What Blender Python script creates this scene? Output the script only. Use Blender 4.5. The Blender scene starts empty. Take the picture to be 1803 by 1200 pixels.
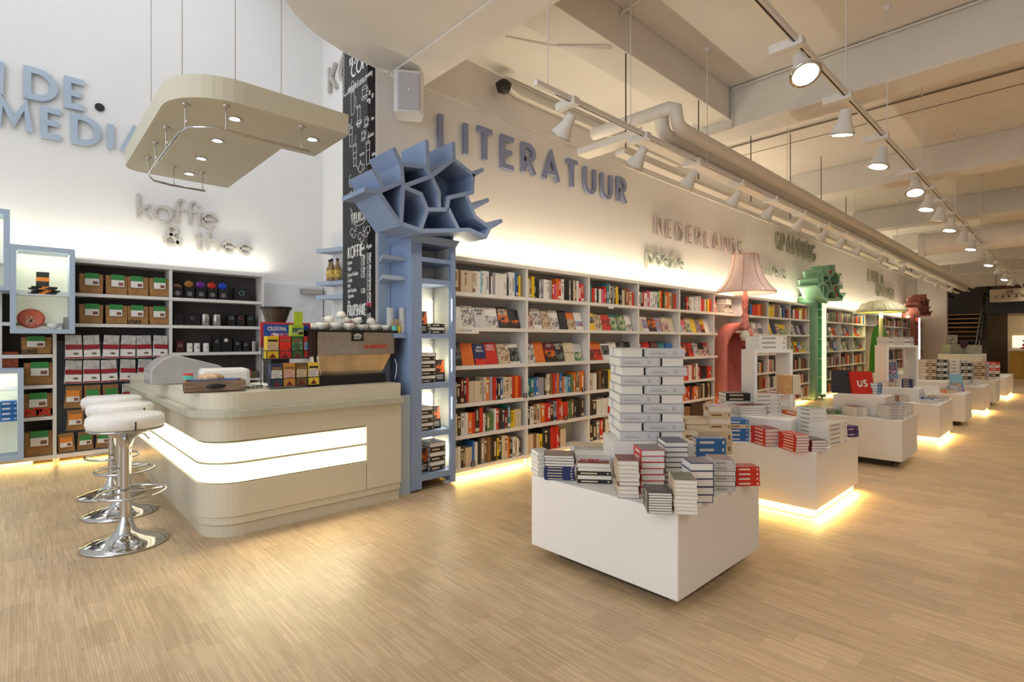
import bpy, math, random
from mathutils import Vector, Matrix
random.seed(7)
R_ = math.radians
# ---------------------------------------------------------------- camera
FPX, EYE = 925.0, 1.3
TH = math.atan2(987, FPX)
FX, FY = math.cos(TH), math.sin(TH)
RX, RY = FY, -FX
sc = bpy.context.scene
COL = sc.collection
cd = bpy.data.cameras.new('camera')
cam = bpy.data.objects.new('camera', cd)
COL.objects.link(cam)
cam.location = (0, 0, EYE)
cam.rotation_euler = (R_(90), 0, TH - R_(90))
cd.sensor_width = 36
cd.lens = 36 * FPX / 1803
cd.clip_start = .05
sc.camera = cam
# ---------------------------------------------------------------- world, view
w = bpy.data.worlds.new('world')
sc.world = w
w.use_nodes = True
w.node_tree.nodes['Background'].inputs[0].default_value = (.93, .96, 1, 1)
w.node_tree.nodes['Background'].inputs[1].default_value = .5
sc.view_settings.view_transform = 'Standard'
sc.view_settings.look = 'None'
sc.view_settings.gamma = 1
sc.view_settings.use_curve_mapping = False
sc.view_settings.exposure = 0.56
cy = sc.cycles
cy.use_denoising = True
cy.max_bounces = 6
cy.diffuse_bounces = 3
cy.adaptive_threshold = .05
cy.glossy_bounces = 3
cy.transmission_bounces = 4
cy.sample_clamp_indirect = 6
cy.caustics_reflective = False
cy.caustics_refractive = False

def area(name, loc, sx, sy, power, col, rot=(0, 0, 0), spread=180):
    d = bpy.data.lights.new(name, 'AREA')
    d.shape = 'RECTANGLE'; d.size = sx; d.size_y = sy
    d.energy = power; d.color = col; d.spread = R_(spread)
    o = bpy.data.objects.new(name, d); COL.objects.link(o)
    o.location = loc; o.rotation_euler = rot
    return o

def spot(name, loc, target, power, col, angle=60, blend=.6, r=.04):
    d = bpy.data.lights.new(name, 'SPOT')
    d.energy = power; d.color = col; d.spot_size = R_(angle); d.spot_blend = blend
    d.shadow_soft_size = r
    o = bpy.data.objects.new(name, d); COL.objects.link(o)
    o.location = loc
    o.rotation_euler = (Vector(target) - Vector(loc)).to_track_quat('-Z', 'Y').to_euler()
    return o

# daylight arriving through the open shop front behind the camera
area('daylight_shopfront', (-3.4, 1.5, 2.6), 9, 4.6, 140, (.93, .96, 1), (0, R_(-90), 0))
# unseen area light above the coffee corner void
area('void_top_light', (0.2, 5.4, 6.2), 4.5, 3.6, 27, (.96, .97, 1), (0, 0, 0))
# light strips hidden on top of the shelving, washing the walls
WARMG = (1, .85, .60)
YEL = (1, .72, .22)
for a, b in ((2.95, 8.1), (8.1, 12.6), (13.5, 18.3), (18.4, 25.3)):
    area('cove_light', ((a + b) / 2, 4.03, 2.13), b - a, .06, 4.6 * (b - a), WARMG, (R_(180), 0, 0))
    area('plinth_light', ((a + b) / 2, 4.0, .062), b - a, .05, 5.5 * (b - a), YEL, (R_(-14), 0, 0))
area('cove_light', (1.0, 7.5, 2.23), 3.0, .06, 9, (1, .93, .72), (R_(180), 0, 0))
area('plinth_light', (1.0, 7.42, .055), 3.0, .05, 14, YEL, (R_(-14), 0, 0))
# added fill spots, unseen and without tracks, over the right part of the shop
for yy in (-1.6, -4.2):
    for k in range(7):
        spot('fill_spot', (1.2 + 3.4 * k, yy, 3.4), (1.2 + 3.4 * k, yy + .3, 0), 92, (1, .9, .8), 120, 1, .1)

# ---------------------------------------------------------------- pixel helpers: a point of the photograph on a known plane
def _d(u, v):
    a = (u - 901.5) / FPX
    return FX + a * RX, FY + a * RY, (600 - v) / FPX
def PZ(u, v, z):
    d = _d(u, v); t = (z - EYE) / d[2]
    return Vector((d[0] * t, d[1] * t, z))
def PY(u, v, y):
    d = _d(u, v); t = y / d[1]
    return Vector((d[0] * t, y, EYE + d[2] * t))
def PX(u, v, x):
    d = _d(u, v); t = x / d[0]
    return Vector((x, d[1] * t, EYE + d[2] * t))

# ---------------------------------------------------------------- materials
MATS = {}
def mat(name, col, rough=.5, metal=0, emit=0, ecol=None, var=.06, scale=8, bump=0, trans=0, alpha=1, coat=0, ior=1.45):
    if name in MATS: return MATS[name]
    m = bpy.data.materials.new(name); m.use_nodes = True
    nt = m.node_tree; b = nt.nodes['Principled BSDF']
    b.inputs['Roughness'].default_value = rough
    b.inputs['Metallic'].default_value = metal
    b.inputs['IOR'].default_value = ior
    if trans: b.inputs['Transmission Weight'].default_value = trans
    if coat: b.inputs['Coat Weight'].default_value = coat
    tc = nt.nodes.new('ShaderNodeTexCoord')
    n = nt.nodes.new('ShaderNodeTexNoise'); n.inputs['Scale'].default_value = scale
    n.inputs['Detail'].default_value = 4
    nt.links.new(tc.outputs['Object'], n.inputs['Vector'])
    r = nt.nodes.new('ShaderNodeValToRGB')
    r.color_ramp.elements[0].position = .3; r.color_ramp.elements[1].position = .7
    r.color_ramp.elements[0].color = tuple(c * (1 - var) for c in col) + (1,)
    r.color_ramp.elements[1].color = tuple(min(1, c * (1 + var)) for c in col) + (1,)
    nt.links.new(n.outputs['Fac'], r.inputs['Fac'])
    nt.links.new(r.outputs['Color'], b.inputs['Base Color'])
    if bump:
        bp = nt.nodes.new('ShaderNodeBump'); bp.inputs['Strength'].default_value = bump; bp.inputs['Distance'].default_value = .01
        nt.links.new(n.outputs['Fac'], bp.inputs['Height']); nt.links.new(bp.outputs['Normal'], b.inputs['Normal'])
    if emit:
        b.inputs['Emission Color'].default_value = (ecol or col) + (1,)
        b.inputs['Emission Strength'].default_value = emit
    MATS[name] = m
    return m

def floor_mat():
    m = bpy.data.materials.new('oak_strip_parquet'); m.use_nodes = True
    nt = m.node_tree; L = nt.links.new; N = nt.nodes.new
    b = nt.nodes['Principled BSDF']
    tc = N('ShaderNodeTexCoord'); mp = N('ShaderNodeMapping'); mp.inputs['Rotation'].default_value = (0, 0, R_(90))
    L(tc.outputs['Object'], mp.inputs['Vector'])
    def brick(wd, ht, off, c1, c2, mort, mc):
        k = N('ShaderNodeTexBrick'); L(mp.outputs['Vector'], k.inputs['Vector'])
        k.inputs['Scale'].default_value = 1; k.inputs['Brick Width'].default_value = wd; k.inputs['Row Height'].default_value = ht
        k.inputs['Mortar Size'].default_value = mort; k.inputs['Mortar Smooth'].default_value = .3
        k.offset = off; k.inputs['Color1'].default_value = c1; k.inputs['Color2'].default_value = c2; k.inputs['Mortar'].default_value = mc
        k.inputs['Bias'].default_value = 0
        return k
    k1 = brick(.24, .011, .5, (.66, .50, .325, 1), (.54, .395, .245, 1), .0006, (.42, .29, .17, 1))
    k2 = brick(.24, .132, .37, (1.08, 1.06, 1.04, 1), (.9, .88, .84, 1), 0, (1, 1, 1, 1))
    mx = N('ShaderNodeMix'); mx.data_type = 'RGBA'; mx.blend_type = 'MULTIPLY'; mx.inputs[0].default_value = 1
    L(k1.outputs['Color'], mx.inputs[6]); L(k2.outputs['Color'], mx.inputs[7])
    mp2 = N('ShaderNodeMapping'); mp2.inputs['Scale'].default_value = (90, 5, 1); L(tc.outputs['Object'], mp2.inputs['Vector'])
    nz = N('ShaderNodeTexNoise'); nz.inputs['Scale'].default_value = 1; nz.inputs['Detail'].default_value = 5; L(mp2.outputs['Vector'], nz.inputs['Vector'])
    cr = N('ShaderNodeValToRGB'); cr.color_ramp.elements[0].position = .3; cr.color_ramp.elements[0].color = (.72, .68, .62, 1)
    cr.color_ramp.elements[1].position = .62; cr.color_ramp.elements[1].color = (1.1, 1.1, 1.1, 1); L(nz.outputs['Fac'], cr.inputs['Fac'])
    mx2 = N('ShaderNodeMix'); mx2.data_type = 'RGBA'; mx2.blend_type = 'MULTIPLY'; mx2.inputs[0].default_value = .45
    L(mx.outputs[2], mx2.inputs[6]); L(cr.outputs['Color'], mx2.inputs[7])
    L(mx2.outputs[2], b.inputs['Base Color'])
    b.inputs['Roughness'].default_value = .42
    return m

def wood_mat(name, c1, c2, sc_=(3, 40, 40), rough=.55):
    if name in MATS: return MATS[name]
    m = bpy.data.materials.new(name); m.use_nodes = True
    nt = m.node_tree; L = nt.links.new; N = nt.nodes.new; b = nt.nodes['Principled BSDF']
    tc = N('ShaderNodeTexCoord'); mp = N('ShaderNodeMapping'); mp.inputs['Scale'].default_value = sc_
    L(tc.outputs['Object'], mp.inputs['Vector'])
    nz = N('ShaderNodeTexNoise'); nz.inputs['Scale'].default_value = 1.5; nz.inputs['Detail'].default_value = 6; L(mp.outputs['Vector'], nz.inputs['Vector'])
    cr = N('ShaderNodeValToRGB'); cr.color_ramp.elements[0].position = .35; cr.color_ramp.elements[0].color = c1 + (1,)
    cr.color_ramp.elements[1].position = .65; cr.color_ramp.elements[1].color = c2 + (1,); L(nz.outputs['Fac'], cr.inputs['Fac'])
    L(cr.outputs['Color'], b.inputs['Base Color']); b.inputs['Roughness'].default_value = rough
    MATS[name] = m
    return m

def art_mat(name, cols, scale=14, rough=.35):
    """printed cover picture: patches of a few inks"""
    if name in MATS: return MATS[name]
    m = bpy.data.materials.new(name); m.use_nodes = True
    nt = m.node_tree; L = nt.links.new; N = nt.nodes.new; b = nt.nodes['Principled BSDF']
    tc = N('ShaderNodeTexCoord'); nz = N('ShaderNodeTexNoise'); nz.inputs['Scale'].default_value = scale; nz.inputs['Detail'].default_value = 3
    L(tc.outputs['Object'], nz.inputs['Vector'])
    cr = N('ShaderNodeValToRGB'); cr.color_ramp.interpolation = 'CONSTANT'
    e = cr.color_ramp.elements
    e[0].position = 0; e[0].color = cols[0] + (1,)
    e[1].position = .42; e[1].color = cols[1] + (1,)
    for k, c in enumerate(cols[2:]):
        q = e.new(.5 + .09 * k); q.color = c + (1,)
    L(nz.outputs['Fac'], cr.inputs['Fac']); L(cr.outputs['Color'], b.inputs['Base Color']); b.inputs['Roughness'].default_value = rough
    MATS[name] = m
    return m

WALL = mat('painted_wall', (.80, .765, .74), .75, var=.015, scale=2)
WALLC = mat('painted_wall_coffee', (.80, .79, .775), .75, var=.015, scale=2)
CEIL = mat('painted_ceiling', (.79, .765, .725), .8, var=.03, scale=1.3)
WHITE = mat('white_lacquer', (.80, .785, .76), .38, var=.01, scale=3)
SHELF = mat('white_shelf_board', (.78, .765, .735), .5, var=.015, scale=3)
SHBACK = mat('shelf_back_board', (.50, .48, .45), .6, var=.02, scale=3)
CREAM = mat('cream_counter_lacquer', (.66, .61, .485), .3, var=.015, scale=3)
CREAMD = mat('counter_ledge_steel', (.50, .47, .36), .3, metal=.3, var=.02)
BLUE = mat('pale_blue_lacquer', (.25, .345, .545), .42, var=.03, scale=4)
BLUEL = mat('light_blue_lacquer', (.42, .52, .65), .42, var=.02, scale=4)
BLUESIGN = mat('slate_blue_letter', (.235, .27, .43), .5)
BLUESIGN2 = mat('powder_blue_letter', (.40, .49, .60), .5)
GREYSIGN = mat('warm_grey_letter', (.50, .47, .44), .5)
PINKSIGN = mat('mauve_letter', (.50, .40, .38), .5)
GREENSIGN = mat('olive_grey_letter', (.30, .29, .22), .5)
PALEGREEN = mat('pale_green_grey_letter', (.44, .47, .40), .5)
GREENT = mat('mint_green_lacquer', (.26, .49, .33), .45)
PINKT = mat('dusty_pink_lacquer', (.45, .18, .155), .45)
PINK = mat('salmon_upholstery', (.58, .20, .17), .6, var=.05)
CHROME = mat('chrome', (.58, .57, .56), .07, metal=1, var=.01)
STEEL = mat('brushed_steel', (.46, .44, .41), .28, metal=.9, var=.08, scale=30)
BLACK = mat('black_plastic', (.012, .012, .013), .35)
BOARD = mat('blackboard', (.028, .028, .03), .6, var=.25, scale=6)
CHALK = mat('white_chalk', (.85, .85, .83), .9)
CHALKP = mat('pink_chalk', (.8, .12, .2), .9)
LEATHER = mat('white_leather', (.82, .80, .76), .4, bump=.1, scale=60)
GLOW = mat('lit_acrylic', (1, .95, .72), .4, emit=.78, ecol=(1, .91, .64))
GLOWW = mat('lit_cabinet_back', (.7, .72, .58), .5, emit=.16, ecol=(.95, 1, .75))
YGLOW = mat('lit_plinth_strip', (1, .8, .35), .4, emit=3.2, ecol=(1, .60, .15))
LENS = mat('lamp_lens', (1, 1, 1), .3, emit=14, ecol=(1, .93, .8))
DOWNL = mat('downlight_lens', (1, 1, 1), .3, emit=4, ecol=(1, .97, .9))
LAMPW = mat('white_metal', (.80, .785, .76), .4, var=.01)
DARKM = mat('dark_metal', (.06, .055, .05), .4, metal=.6)
PIPE = mat('white_painted_pipe', (.84, .79, .72), .45, var=.03)
GLASS = mat('clear_glass', (.95, .97, .97), .04, trans=1, var=0)
KRAFT = mat('brown_kraft_paper', (.33, .17, .06), .8, bump=.5, scale=18, var=.25)
GREENL = mat('green_label', (.04, .25, .06), .5)
ORANGEL = mat('orange_label', (.75, .24, .03), .5)
PAPER = mat('white_paper', (.80, .79, .76), .7, var=.03)
SILVERB = mat('silver_foil_bag', (.55, .55, .53), .25, metal=.3, bump=.6, scale=25, var=.3)
REDL = mat('dark_red_label', (.30, .012, .02), .5)
PORC = mat('white_porcelain', (.82, .80, .74), .2, var=.01)
TEAL = mat('teal_plastic', (.10, .50, .45), .5)
PAGES = mat('book_pages', (.74, .68, .57), .85, var=.07, scale=120)
PAGESW = mat('white_book_pages', (.80, .775, .72), .85, var=.05, scale=120)
DARKW = mat('dark_stair_steel', (.02, .018, .016), .5)

# ---------------------------------------------------------------- mesh builder
ORG = {}
class MB:
    def __init__(s): s.v = []; s.f = []; s.m = []; s.sm = []
    def add(s, vs, fs, mi=0, smooth=False):
        o = len(s.v); s.v += [tuple(p) for p in vs]
        for f in fs: s.f.append(tuple(i + o for i in f)); s.m.append(mi); s.sm.append(smooth)
        return s
    def box(s, x0, x1, y0, y1, z0, z1, mi=0):
        v = [(x0, y0, z0), (x1, y0, z0), (x1, y1, z0), (x0, y1, z0), (x0, y0, z1), (x1, y0, z1), (x1, y1, z1), (x0, y1, z1)]
        return s.add(v, [(0, 3, 2, 1), (4, 5, 6, 7), (0, 1, 5, 4), (1, 2, 6, 5), (2, 3, 7, 6), (3, 0, 4, 7)], mi)
    def rbox(s, c, sx, sy, sz, yaw=0, mi=0, z0=True):
        x, y, z = c; ca, sa = math.cos(yaw), math.sin(yaw); vs = []
        for k in (0, 1):
            for a, b in ((-1, -1), (1, -1), (1, 1), (-1, 1)):
                px, py = a * sx / 2, b * sy / 2
                vs.append((x + px * ca - py * sa, y + px * sa + py * ca, z + k * sz))
        return s.add(vs, [(0, 3, 2, 1), (4, 5, 6, 7), (0, 1, 5, 4), (1, 2, 6, 5), (2, 3, 7, 6), (3, 0, 4, 7)], mi)
    def hull8(s, lo, hi, mi=0):
        """lo, hi: four corners each"""
        return s.add(list(lo) + list(hi), [(0, 3, 2, 1), (4, 5, 6, 7), (0, 1, 5, 4), (1, 2, 6, 5), (2, 3, 7, 6), (3, 0, 4, 7)], mi)
    def prism(s, poly, z0, z1, mi=0, smooth=False):
        n = len(poly)
        vs = [(p[0], p[1], z0) for p in poly] + [(p[0], p[1], z1) for p in poly]
        s.add(vs, [tuple(range(n - 1, -1, -1)), tuple(range(n, 2 * n))], mi)
        s.add(vs, [(i, (i + 1) % n, n + (i + 1) % n, n + i) for i in range(n)], mi, smooth)
        return s
    def lathe(s, prof, c=(0, 0, 0), seg=24, mi=0, smooth=True, sx=1, sy=1, tilt=None, cap=True):
        n = len(prof); vs = []
        for k in range(seg):
            a = 2 * math.pi * k / seg
            for r, z in prof:
                p = Vector((r * math.cos(a) * sx, r * math.sin(a) * sy, z))
                if tilt: p = tilt @ p
                vs.append((p.x + c[0], p.y + c[1], p.z + c[2]))
        fs = []
        for k in range(seg):
            q = (k + 1) % seg
            for i in range(n - 1): fs.append((k * n + i, q * n + i, q * n + i + 1, k * n + i + 1))
        s.add(vs, fs, mi, smooth)
        if not cap: return s
        if prof[0][0] > 1e-6: s.add([vs[k * n] for k in range(seg)], [tuple(range(seg - 1, -1, -1))], mi)
        if prof[-1][0] > 1e-6: s.add([vs[k * n + n - 1] for k in range(seg)], [tuple(range(seg))], mi)
        return s
    def tube(s, pts, r, seg=8, mi=0, closed=False, smooth=True):
        pts = [Vector(p) for p in pts]; n = len(pts); rings = []; up = None
        for i, p in enumerate(pts):
            if closed: d = pts[(i + 1) % n] - pts[i - 1]
            else: d = pts[min(i + 1, n - 1)] - pts[max(i - 1, 0)]
            d.normalize()
            if up is None:
                up = Vector((0, 0, 1)) if abs(d.z) < .9 else Vector((1, 0, 0))
            a = d.cross(up).normalized(); up = a.cross(d).normalized()
            rings.append([p + r * (math.cos(2 * math.pi * k / seg) * a + math.sin(2 * math.pi * k / seg) * up) for k in range(seg)])
        vs = [q for g in rings for q in g]; fs = []
        for i in range(n if closed else n - 1):
            j = (i + 1) % n
            for k in range(seg):
                l = (k + 1) % seg; fs.append((i * seg + k, i * seg + l, j * seg + l, j * seg + k))
        s.add(vs, fs, mi, smooth)
        if not closed:
            s.add(rings[0], [tuple(range(seg - 1, -1, -1))], mi); s.add(rings[-1], [tuple(range(seg))], mi)
        return s
    def bar(s, a, b, wd, up=(0, 0, 1), ht=None, mi=0):
        a, b = Vector(a), Vector(b); d = (b - a).normalized(); u = Vector(up)
        if abs(d.dot(u)) > .95: u = Vector((1, 0, 0))
        r = d.cross(u).normalized(); u = r.cross(d).normalized(); h = (ht or wd) / 2; wd /= 2
        lo = [a - r * wd - u * h, a + r * wd - u * h, a + r * wd + u * h, a - r * wd + u * h]
        hi = [q + (b - a) for q in lo]
        return s.hull8(lo, hi, mi)
    def sphere(s, c, r, seg=14, mi=0, sz=1):
        prof = [(max(0, r * math.sin(math.pi * k / 8)), -r * sz * math.cos(math.pi * k / 8)) for k in range(9)]
        prof[0] = (0, prof[0][1]); prof[-1] = (0, prof[-1][1])
        return s.lathe(prof, c, seg, mi)
    def mesh(s, name, mats, off=(0, 0, 0)):
        me = bpy.data.meshes.new(name)
        me.from_pydata([(p[0] - off[0], p[1] - off[1], p[2] - off[2]) for p in s.v], [], s.f)
        for m in (mats if isinstance(mats, (list, tuple)) else [mats]): me.materials.append(m)
        for p, mi, sm in zip(me.polygons, s.m, s.sm): p.material_index = mi; p.use_smooth = sm
        me.update()
        return me
    def build(s, name, mats, parent=None, bevel=0):
        off = ORG.get(parent.name, Vector((0, 0, 0))) if parent else None
        if off is None:      # top level: origin at the base centre of the mesh
            xs = [p[0] for p in s.v]; ys = [p[1] for p in s.v]; zs = [p[2] for p in s.v]
            off = Vector(((min(xs) + max(xs)) / 2, (min(ys) + max(ys)) / 2, min(zs)))
            o = bpy.data.objects.new(name, s.mesh(name, mats, off)); o.location = off; ORG[o.name] = off
        else:
            o = bpy.data.objects.new(name, s.mesh(name, mats, off)); o.parent = parent; ORG[o.name] = off
        COL.objects.link(o)
        if bevel:
            b = o.modifiers.new('edge', 'BEVEL'); b.width = bevel; b.segments = 2; b.limit_method = 'ANGLE'
        return o

def tag(o, label=None, cat=None, group=None, kind=None):
    if label: o['label'] = label
    if cat: o['category'] = cat
    if group: o['group'] = group
    if kind: o['kind'] = kind
    return o
def empty(name, loc, label, cat, group=None):
    o = bpy.data.objects.new(name, None); COL.objects.link(o); o.location = loc; o.empty_display_size = .1
    ORG[o.name] = Vector(loc)
    return tag(o, label, cat, group)
def copy_tree(o, parent=None):
    c = o.copy(); COL.objects.link(c)
    if parent: c.parent = parent
    for ch in list(o.children): copy_tree(ch, c)
    return c
ORD = 'first second third fourth fifth sixth seventh eighth ninth tenth eleventh twelfth thirteenth fourteenth fifteenth sixteenth seventeenth eighteenth nineteenth twentieth twenty-first twenty-second twenty-third twenty-fourth twenty-fifth twenty-sixth twenty-seventh twenty-eighth twenty-ninth thirtieth'.split()

# ---------------------------------------------------------------- stroke lettering
def arc(cx, cy_, rx, ry, a0, a1, n=10):
    return [(cx + rx * math.cos(R_(a0 + (a1 - a0) * k / n)), cy_ + ry * math.sin(R_(a0 + (a1 - a0) * k / n))) for k in range(n + 1)]
G = {
 'A': (.8, [[(0, 0), (.4, 1), (.8, 0)], [(.14, .3), (.66, .3)]]),
 'B': (.55, [[(0, 0), (0, 1), (.25, 1)] + arc(.25, .76, .24, .24, 90, -90) + [(0, .52)], [(.25, .52)] + arc(.25, .26, .28, .26, 90, -90) + [(0, 0)]]),
 'C': (.8, [arc(.5, .5, .5, .5, 50, 310, 14)]),
 'D': (.75, [[(0, 0), (0, 1), (.25, 1)] + arc(.25, .5, .5, .5, 90, -90, 14) + [(0, 0)]]),
 'E': (.5, [[(.5, 1), (0, 1), (0, 0), (.5, 0)], [(0, .5), (.42, .5)]]),
 'F': (.5, [[(.5, 1), (0, 1), (0, 0)], [(0, .5), (.42, .5)]]),
 'G': (.85, [arc(.5, .5, .5, .5, 50, 350, 16) + [(.5, .42)]]),
 'H': (.65, [[(0, 0), (0, 1)], [(.65, 0), (.65, 1)], [(0, .5), (.65, .5)]]),
 'I': (0.0, [[(0, 0), (0, 1)]]),
 'J': (.4, [[(.4, 1), (.4, .25)] + arc(.2, .25, .2, .25, 0, -180, 8)]),
 'K': (.6, [[(0, 0), (0, 1)], [(.55, 1), (.02, .45)], [(.15, .58), (.6, 0)]]),
 'L': (.48, [[(0, 1), (0, 0), (.48, 0)]]),
 'M': (.9, [[(0, 0), (.12, 1), (.45, .25), (.78, 1), (.9, 0)]]),
 'N': (.68, [[(0, 0), (0, 1), (.68, 0), (.68, 1)]]),
 'O': (1, [arc(.5, .5, .5, .5, 0, 360, 20)]),
 'P': (.52, [[(0, 0), (0, 1), (.25, 1)] + arc(.25, .74, .27, .26, 90, -90) + [(0, .48)]]),
 'R': (.56, [[(0, 0), (0, 1), (.25, 1)] + arc(.25, .74, .27, .26, 90, -90) + [(0, .48)], [(.22, .48), (.56, 0)]]),
 'S': (.5, [arc(.25, .75, .24, .25, 40, 270, 10) + arc(.25, .25, .26, .25, 90, -140, 10)]),
 'T': (.62, [[(0, 1), (.62, 1)], [(.31, 1), (.31, 0)]]),
 'U': (.62, [[(0, 1), (0, .31)] + arc(.31, .31, .31, .31, 180, 360, 12) + [(.62, 1)]]),
 'V': (.7, [[(0, 1), (.35, 0), (.7, 1)]]),
 'W': (1.0, [[(0, 1), (.25, 0), (.5, .8), (.75, 0), (1, 1)]]),
 'X': (.6, [[(0, 0), (.6, 1)], [(0, 1), (.6, 0)]]),
 'Y': (.6, [[(0, 1), (.3, .5), (.6, 1)], [(.3, .5), (.3, 0)]]),
 'Z': (.6, [[(0, 1), (.6, 1), (0, 0), (.6, 0)]]),
 '&': (.72, [[(.72, 0), (.18, .68)] + arc(.34, .78, .2, .2, 200, -30, 10) + [(.12, .42)] + arc(.3, .24, .27, .24, 140, 330, 10) + [(.72, .46)]]),
 'k': (.45, [[(0, 0), (0, 1)], [(.42, .62), (.02, .28)], [(.14, .36), (.45, 0)]]),
 'o': (.6, [arc(.3, .3, .3, .3, 0, 360, 16)]),
 'f': (.36, [arc(.28, .82, .16, .18, 60, 180, 8) + [(.12, 0)], [(-.04, .58), (.32, .58)]]),
 'i': (0.0, [[(0, 0), (0, .6)], [(0, .8), (0, .88)]]),
 'e': (.58, [[(.02, .32), (.57, .32)] + arc(.3, .3, .28, .3, 5, 315, 14)]),
 't': (.34, [[(.14, .88), (.14, .1), (.2, .0), (.32, .0)], [(-.04, .6), (.34, .6)]]),
 'h': (.46, [[(0, 0), (0, 1)], [(0, .34)] + arc(.23, .34, .23, .26, 180, 0, 10) + [(.46, 0)]]),
 'p': (.6, [[(0, -.38), (0, .6)], arc(.3, .3, .3, .3, 0, 360, 16)]),
 'l': (0.0, [[(0, 0), (0, 1)]]),
 'r': (.26, [[(0, 0), (0, .6)], arc(.2, .36, .2, .24, 180, 70, 7)]),
 's': (.36, [arc(.18, .45, .16, .15, 30, 270, 8) + arc(.18, .15, .18, .15, 90, -140, 8)]),
 'z': (.42, [[(0, .6), (.42, .6), (0, 0), (.42, 0)]]),
 'g': (.6, [arc(.3, .3, .3, .3, 0, 360, 16), [(.6, .6), (.6, -.15)] + arc(.33, -.15, .27, .22, 0, -160, 8)]),
 'u': (.46, [[(0, .6), (0, .23)] + arc(.23, .23, .23, .23, 180, 360, 8) + [(.46, .6), (.46, 0)]]),
 'a': (.58, [arc(.3, .3, .28, .3, 0, 360, 16), [(.58, .6), (.58, 0)]]),
 'n': (.46, [[(0, 0), (0, .6)], [(0, .34)] + arc(.23, .34, .23, .26, 180, 0, 10) + [(.46, 0)]]),
 'd': (.6, [[(.6, 0), (.6, 1)], arc(.3, .3, .3, .3, 0, 360, 16)]),
 'm': (.8, [[(0, 0), (0, .6)], arc(.2, .38, .2, .22, 180, 0, 8) + [(.4, 0)], arc(.6, .38, .2, .22, 180, 0, 8) + [(.8, 0)]]),
 'y': (.5, [[(0, .6), (.25, 0)], [(.5, .6), (.15, -.35)]]), 'b': (.6, [[(0, 0), (0, 1)], arc(.3, .3, .3, .3, 0, 360, 16)]), 'x': (.4, [[(0, 0), (.4, .6)], [(0, .6), (.4, 0)]]),
 'c': (.5, [arc(.3, .3, .28, .3, 45, 315, 12)]),
 'v': (.5, [[(0, .6), (.25, 0), (.5, .6)]]),
 'w': (.7, [[(0, .6), (.18, 0), (.35, .5), (.52, 0), (.7, .6)]]),
 '0': (.5, [arc(.25, .5, .25, .5, 0, 360, 14)]), '1': (.2, [[(0, .8), (.18, 1), (.18, 0)]]),
 '2': (.5, [arc(.25, .74, .24, .26, 160, -30, 8) + [(0, 0), (.5, 0)]]),
 '3': (.5, [arc(.24, .75, .22, .25, 150, -90, 8) + arc(.24, .25, .25, .25, 90, -150, 8)]),
 '4': (.5, [[(.4, 0), (.4, 1), (0, .3), (.52, .3)]]), '5': (.5, [[(.45, 1), (.06, 1), (.03, .55)] + arc(.22, .3, .26, .3, 120, -140, 8)]),
 '6': (.5, [arc(.25, .27, .24, .27, 0, 360, 12), [(.02, .35), (.38, 1)]]), '8': (.5, [arc(.25, .76, .2, .24, 0, 360, 10), arc(.25, .26, .25, .26, 0, 360, 10)]),
 '7': (.5, [[(0, 1), (.5, 1), (.15, 0)]]), '9': (.5, [arc(.25, .72, .24, .27, 0, 360, 12), [(.48, .65), (.12, 0)]]),
 '€': (.55, [arc(.38, .5, .32, .5, 50, 310, 10), [(-.02, .58), (.45, .58)], [(-.02, .42), (.42, .42)]]),
 '.': (.0, [[(0, 0), (0, .06)]]), ' ': (.3, []), "'": (0, [[(0, 1), (0, .8)]]), '-': (.3, [[(0, .4), (.3, .4)]]),
}
def ribbon(mb, pts, wd, dep, O, Rv, Uv, Nv, mi=0):
    """one stroke as a solid bar with mitred corners"""
    closed = len(pts) > 3 and (Vector(pts[0]) - Vector(pts[-1])).length < 1e-4
    if closed: pts = pts[:-1]
    P = [Vector(p) for p in pts]; Q = []
    for p in P:
        if not Q or (p - Q[-1]).length > 1e-4: Q.append(p)
    P = Q; n = len(P)
    if n < 2: return
    L, Rr = [], []
    for i in range(n):
        a = P[i - 1] if (i > 0 or closed) else None
        b = P[(i + 1) % n] if (i < n - 1 or closed) else None
        d1 = (P[i] - a).normalized() if a is not None else None
        d2 = (b - P[i]).normalized() if b is not None else None
        if d1 is None: d1 = d2
        if d2 is None: d2 = d1
        nn = Vector((-(d1 + d2).y, (d1 + d2).x))
        if nn.length < 1e-5: nn = Vector((-d1.y, d1.x))
        nn.normalize(); c = max(.45, nn.dot(Vector((-d1.y, d1.x))))
        L.append(P[i] + nn * wd / 2 / c); Rr.append(P[i] - nn * wd / 2 / c)
    def W(p, h): return O + Rv * p.x + Uv * p.y + Nv * h
    vs = [W(p, 0) for p in L] + [W(p, 0) for p in Rr] + [W(p, dep) for p in L] + [W(p, dep) for p in Rr]
    fs = []
    for i in range(n if closed else n - 1):
        j = (i + 1) % n
        fs += [(2 * n + i, 3 * n + i, 3 * n + j, 2 * n + j), (i, 2 * n + i, 2 * n + j, j), (n + i, n + j, 3 * n + j, 3 * n + i)]
    if not closed:
        fs += [(0, n, 3 * n, 2 * n), (n - 1, 3 * n - 1, 4 * n - 1, 2 * n - 1)] if False else [(0, n, 3 * n, 2 * n), (n - 1, 3 * n - 1, 4 * n - 1, 3 * n - 1)][:1] + [(n - 1, 2 * n - 1, 4 * n - 1, 3 * n - 1)]
    mb.add(vs, fs, mi)
def text_width(s, h, gap):
    return sum(G[c][0] * h + gap for c in s) - gap
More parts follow.
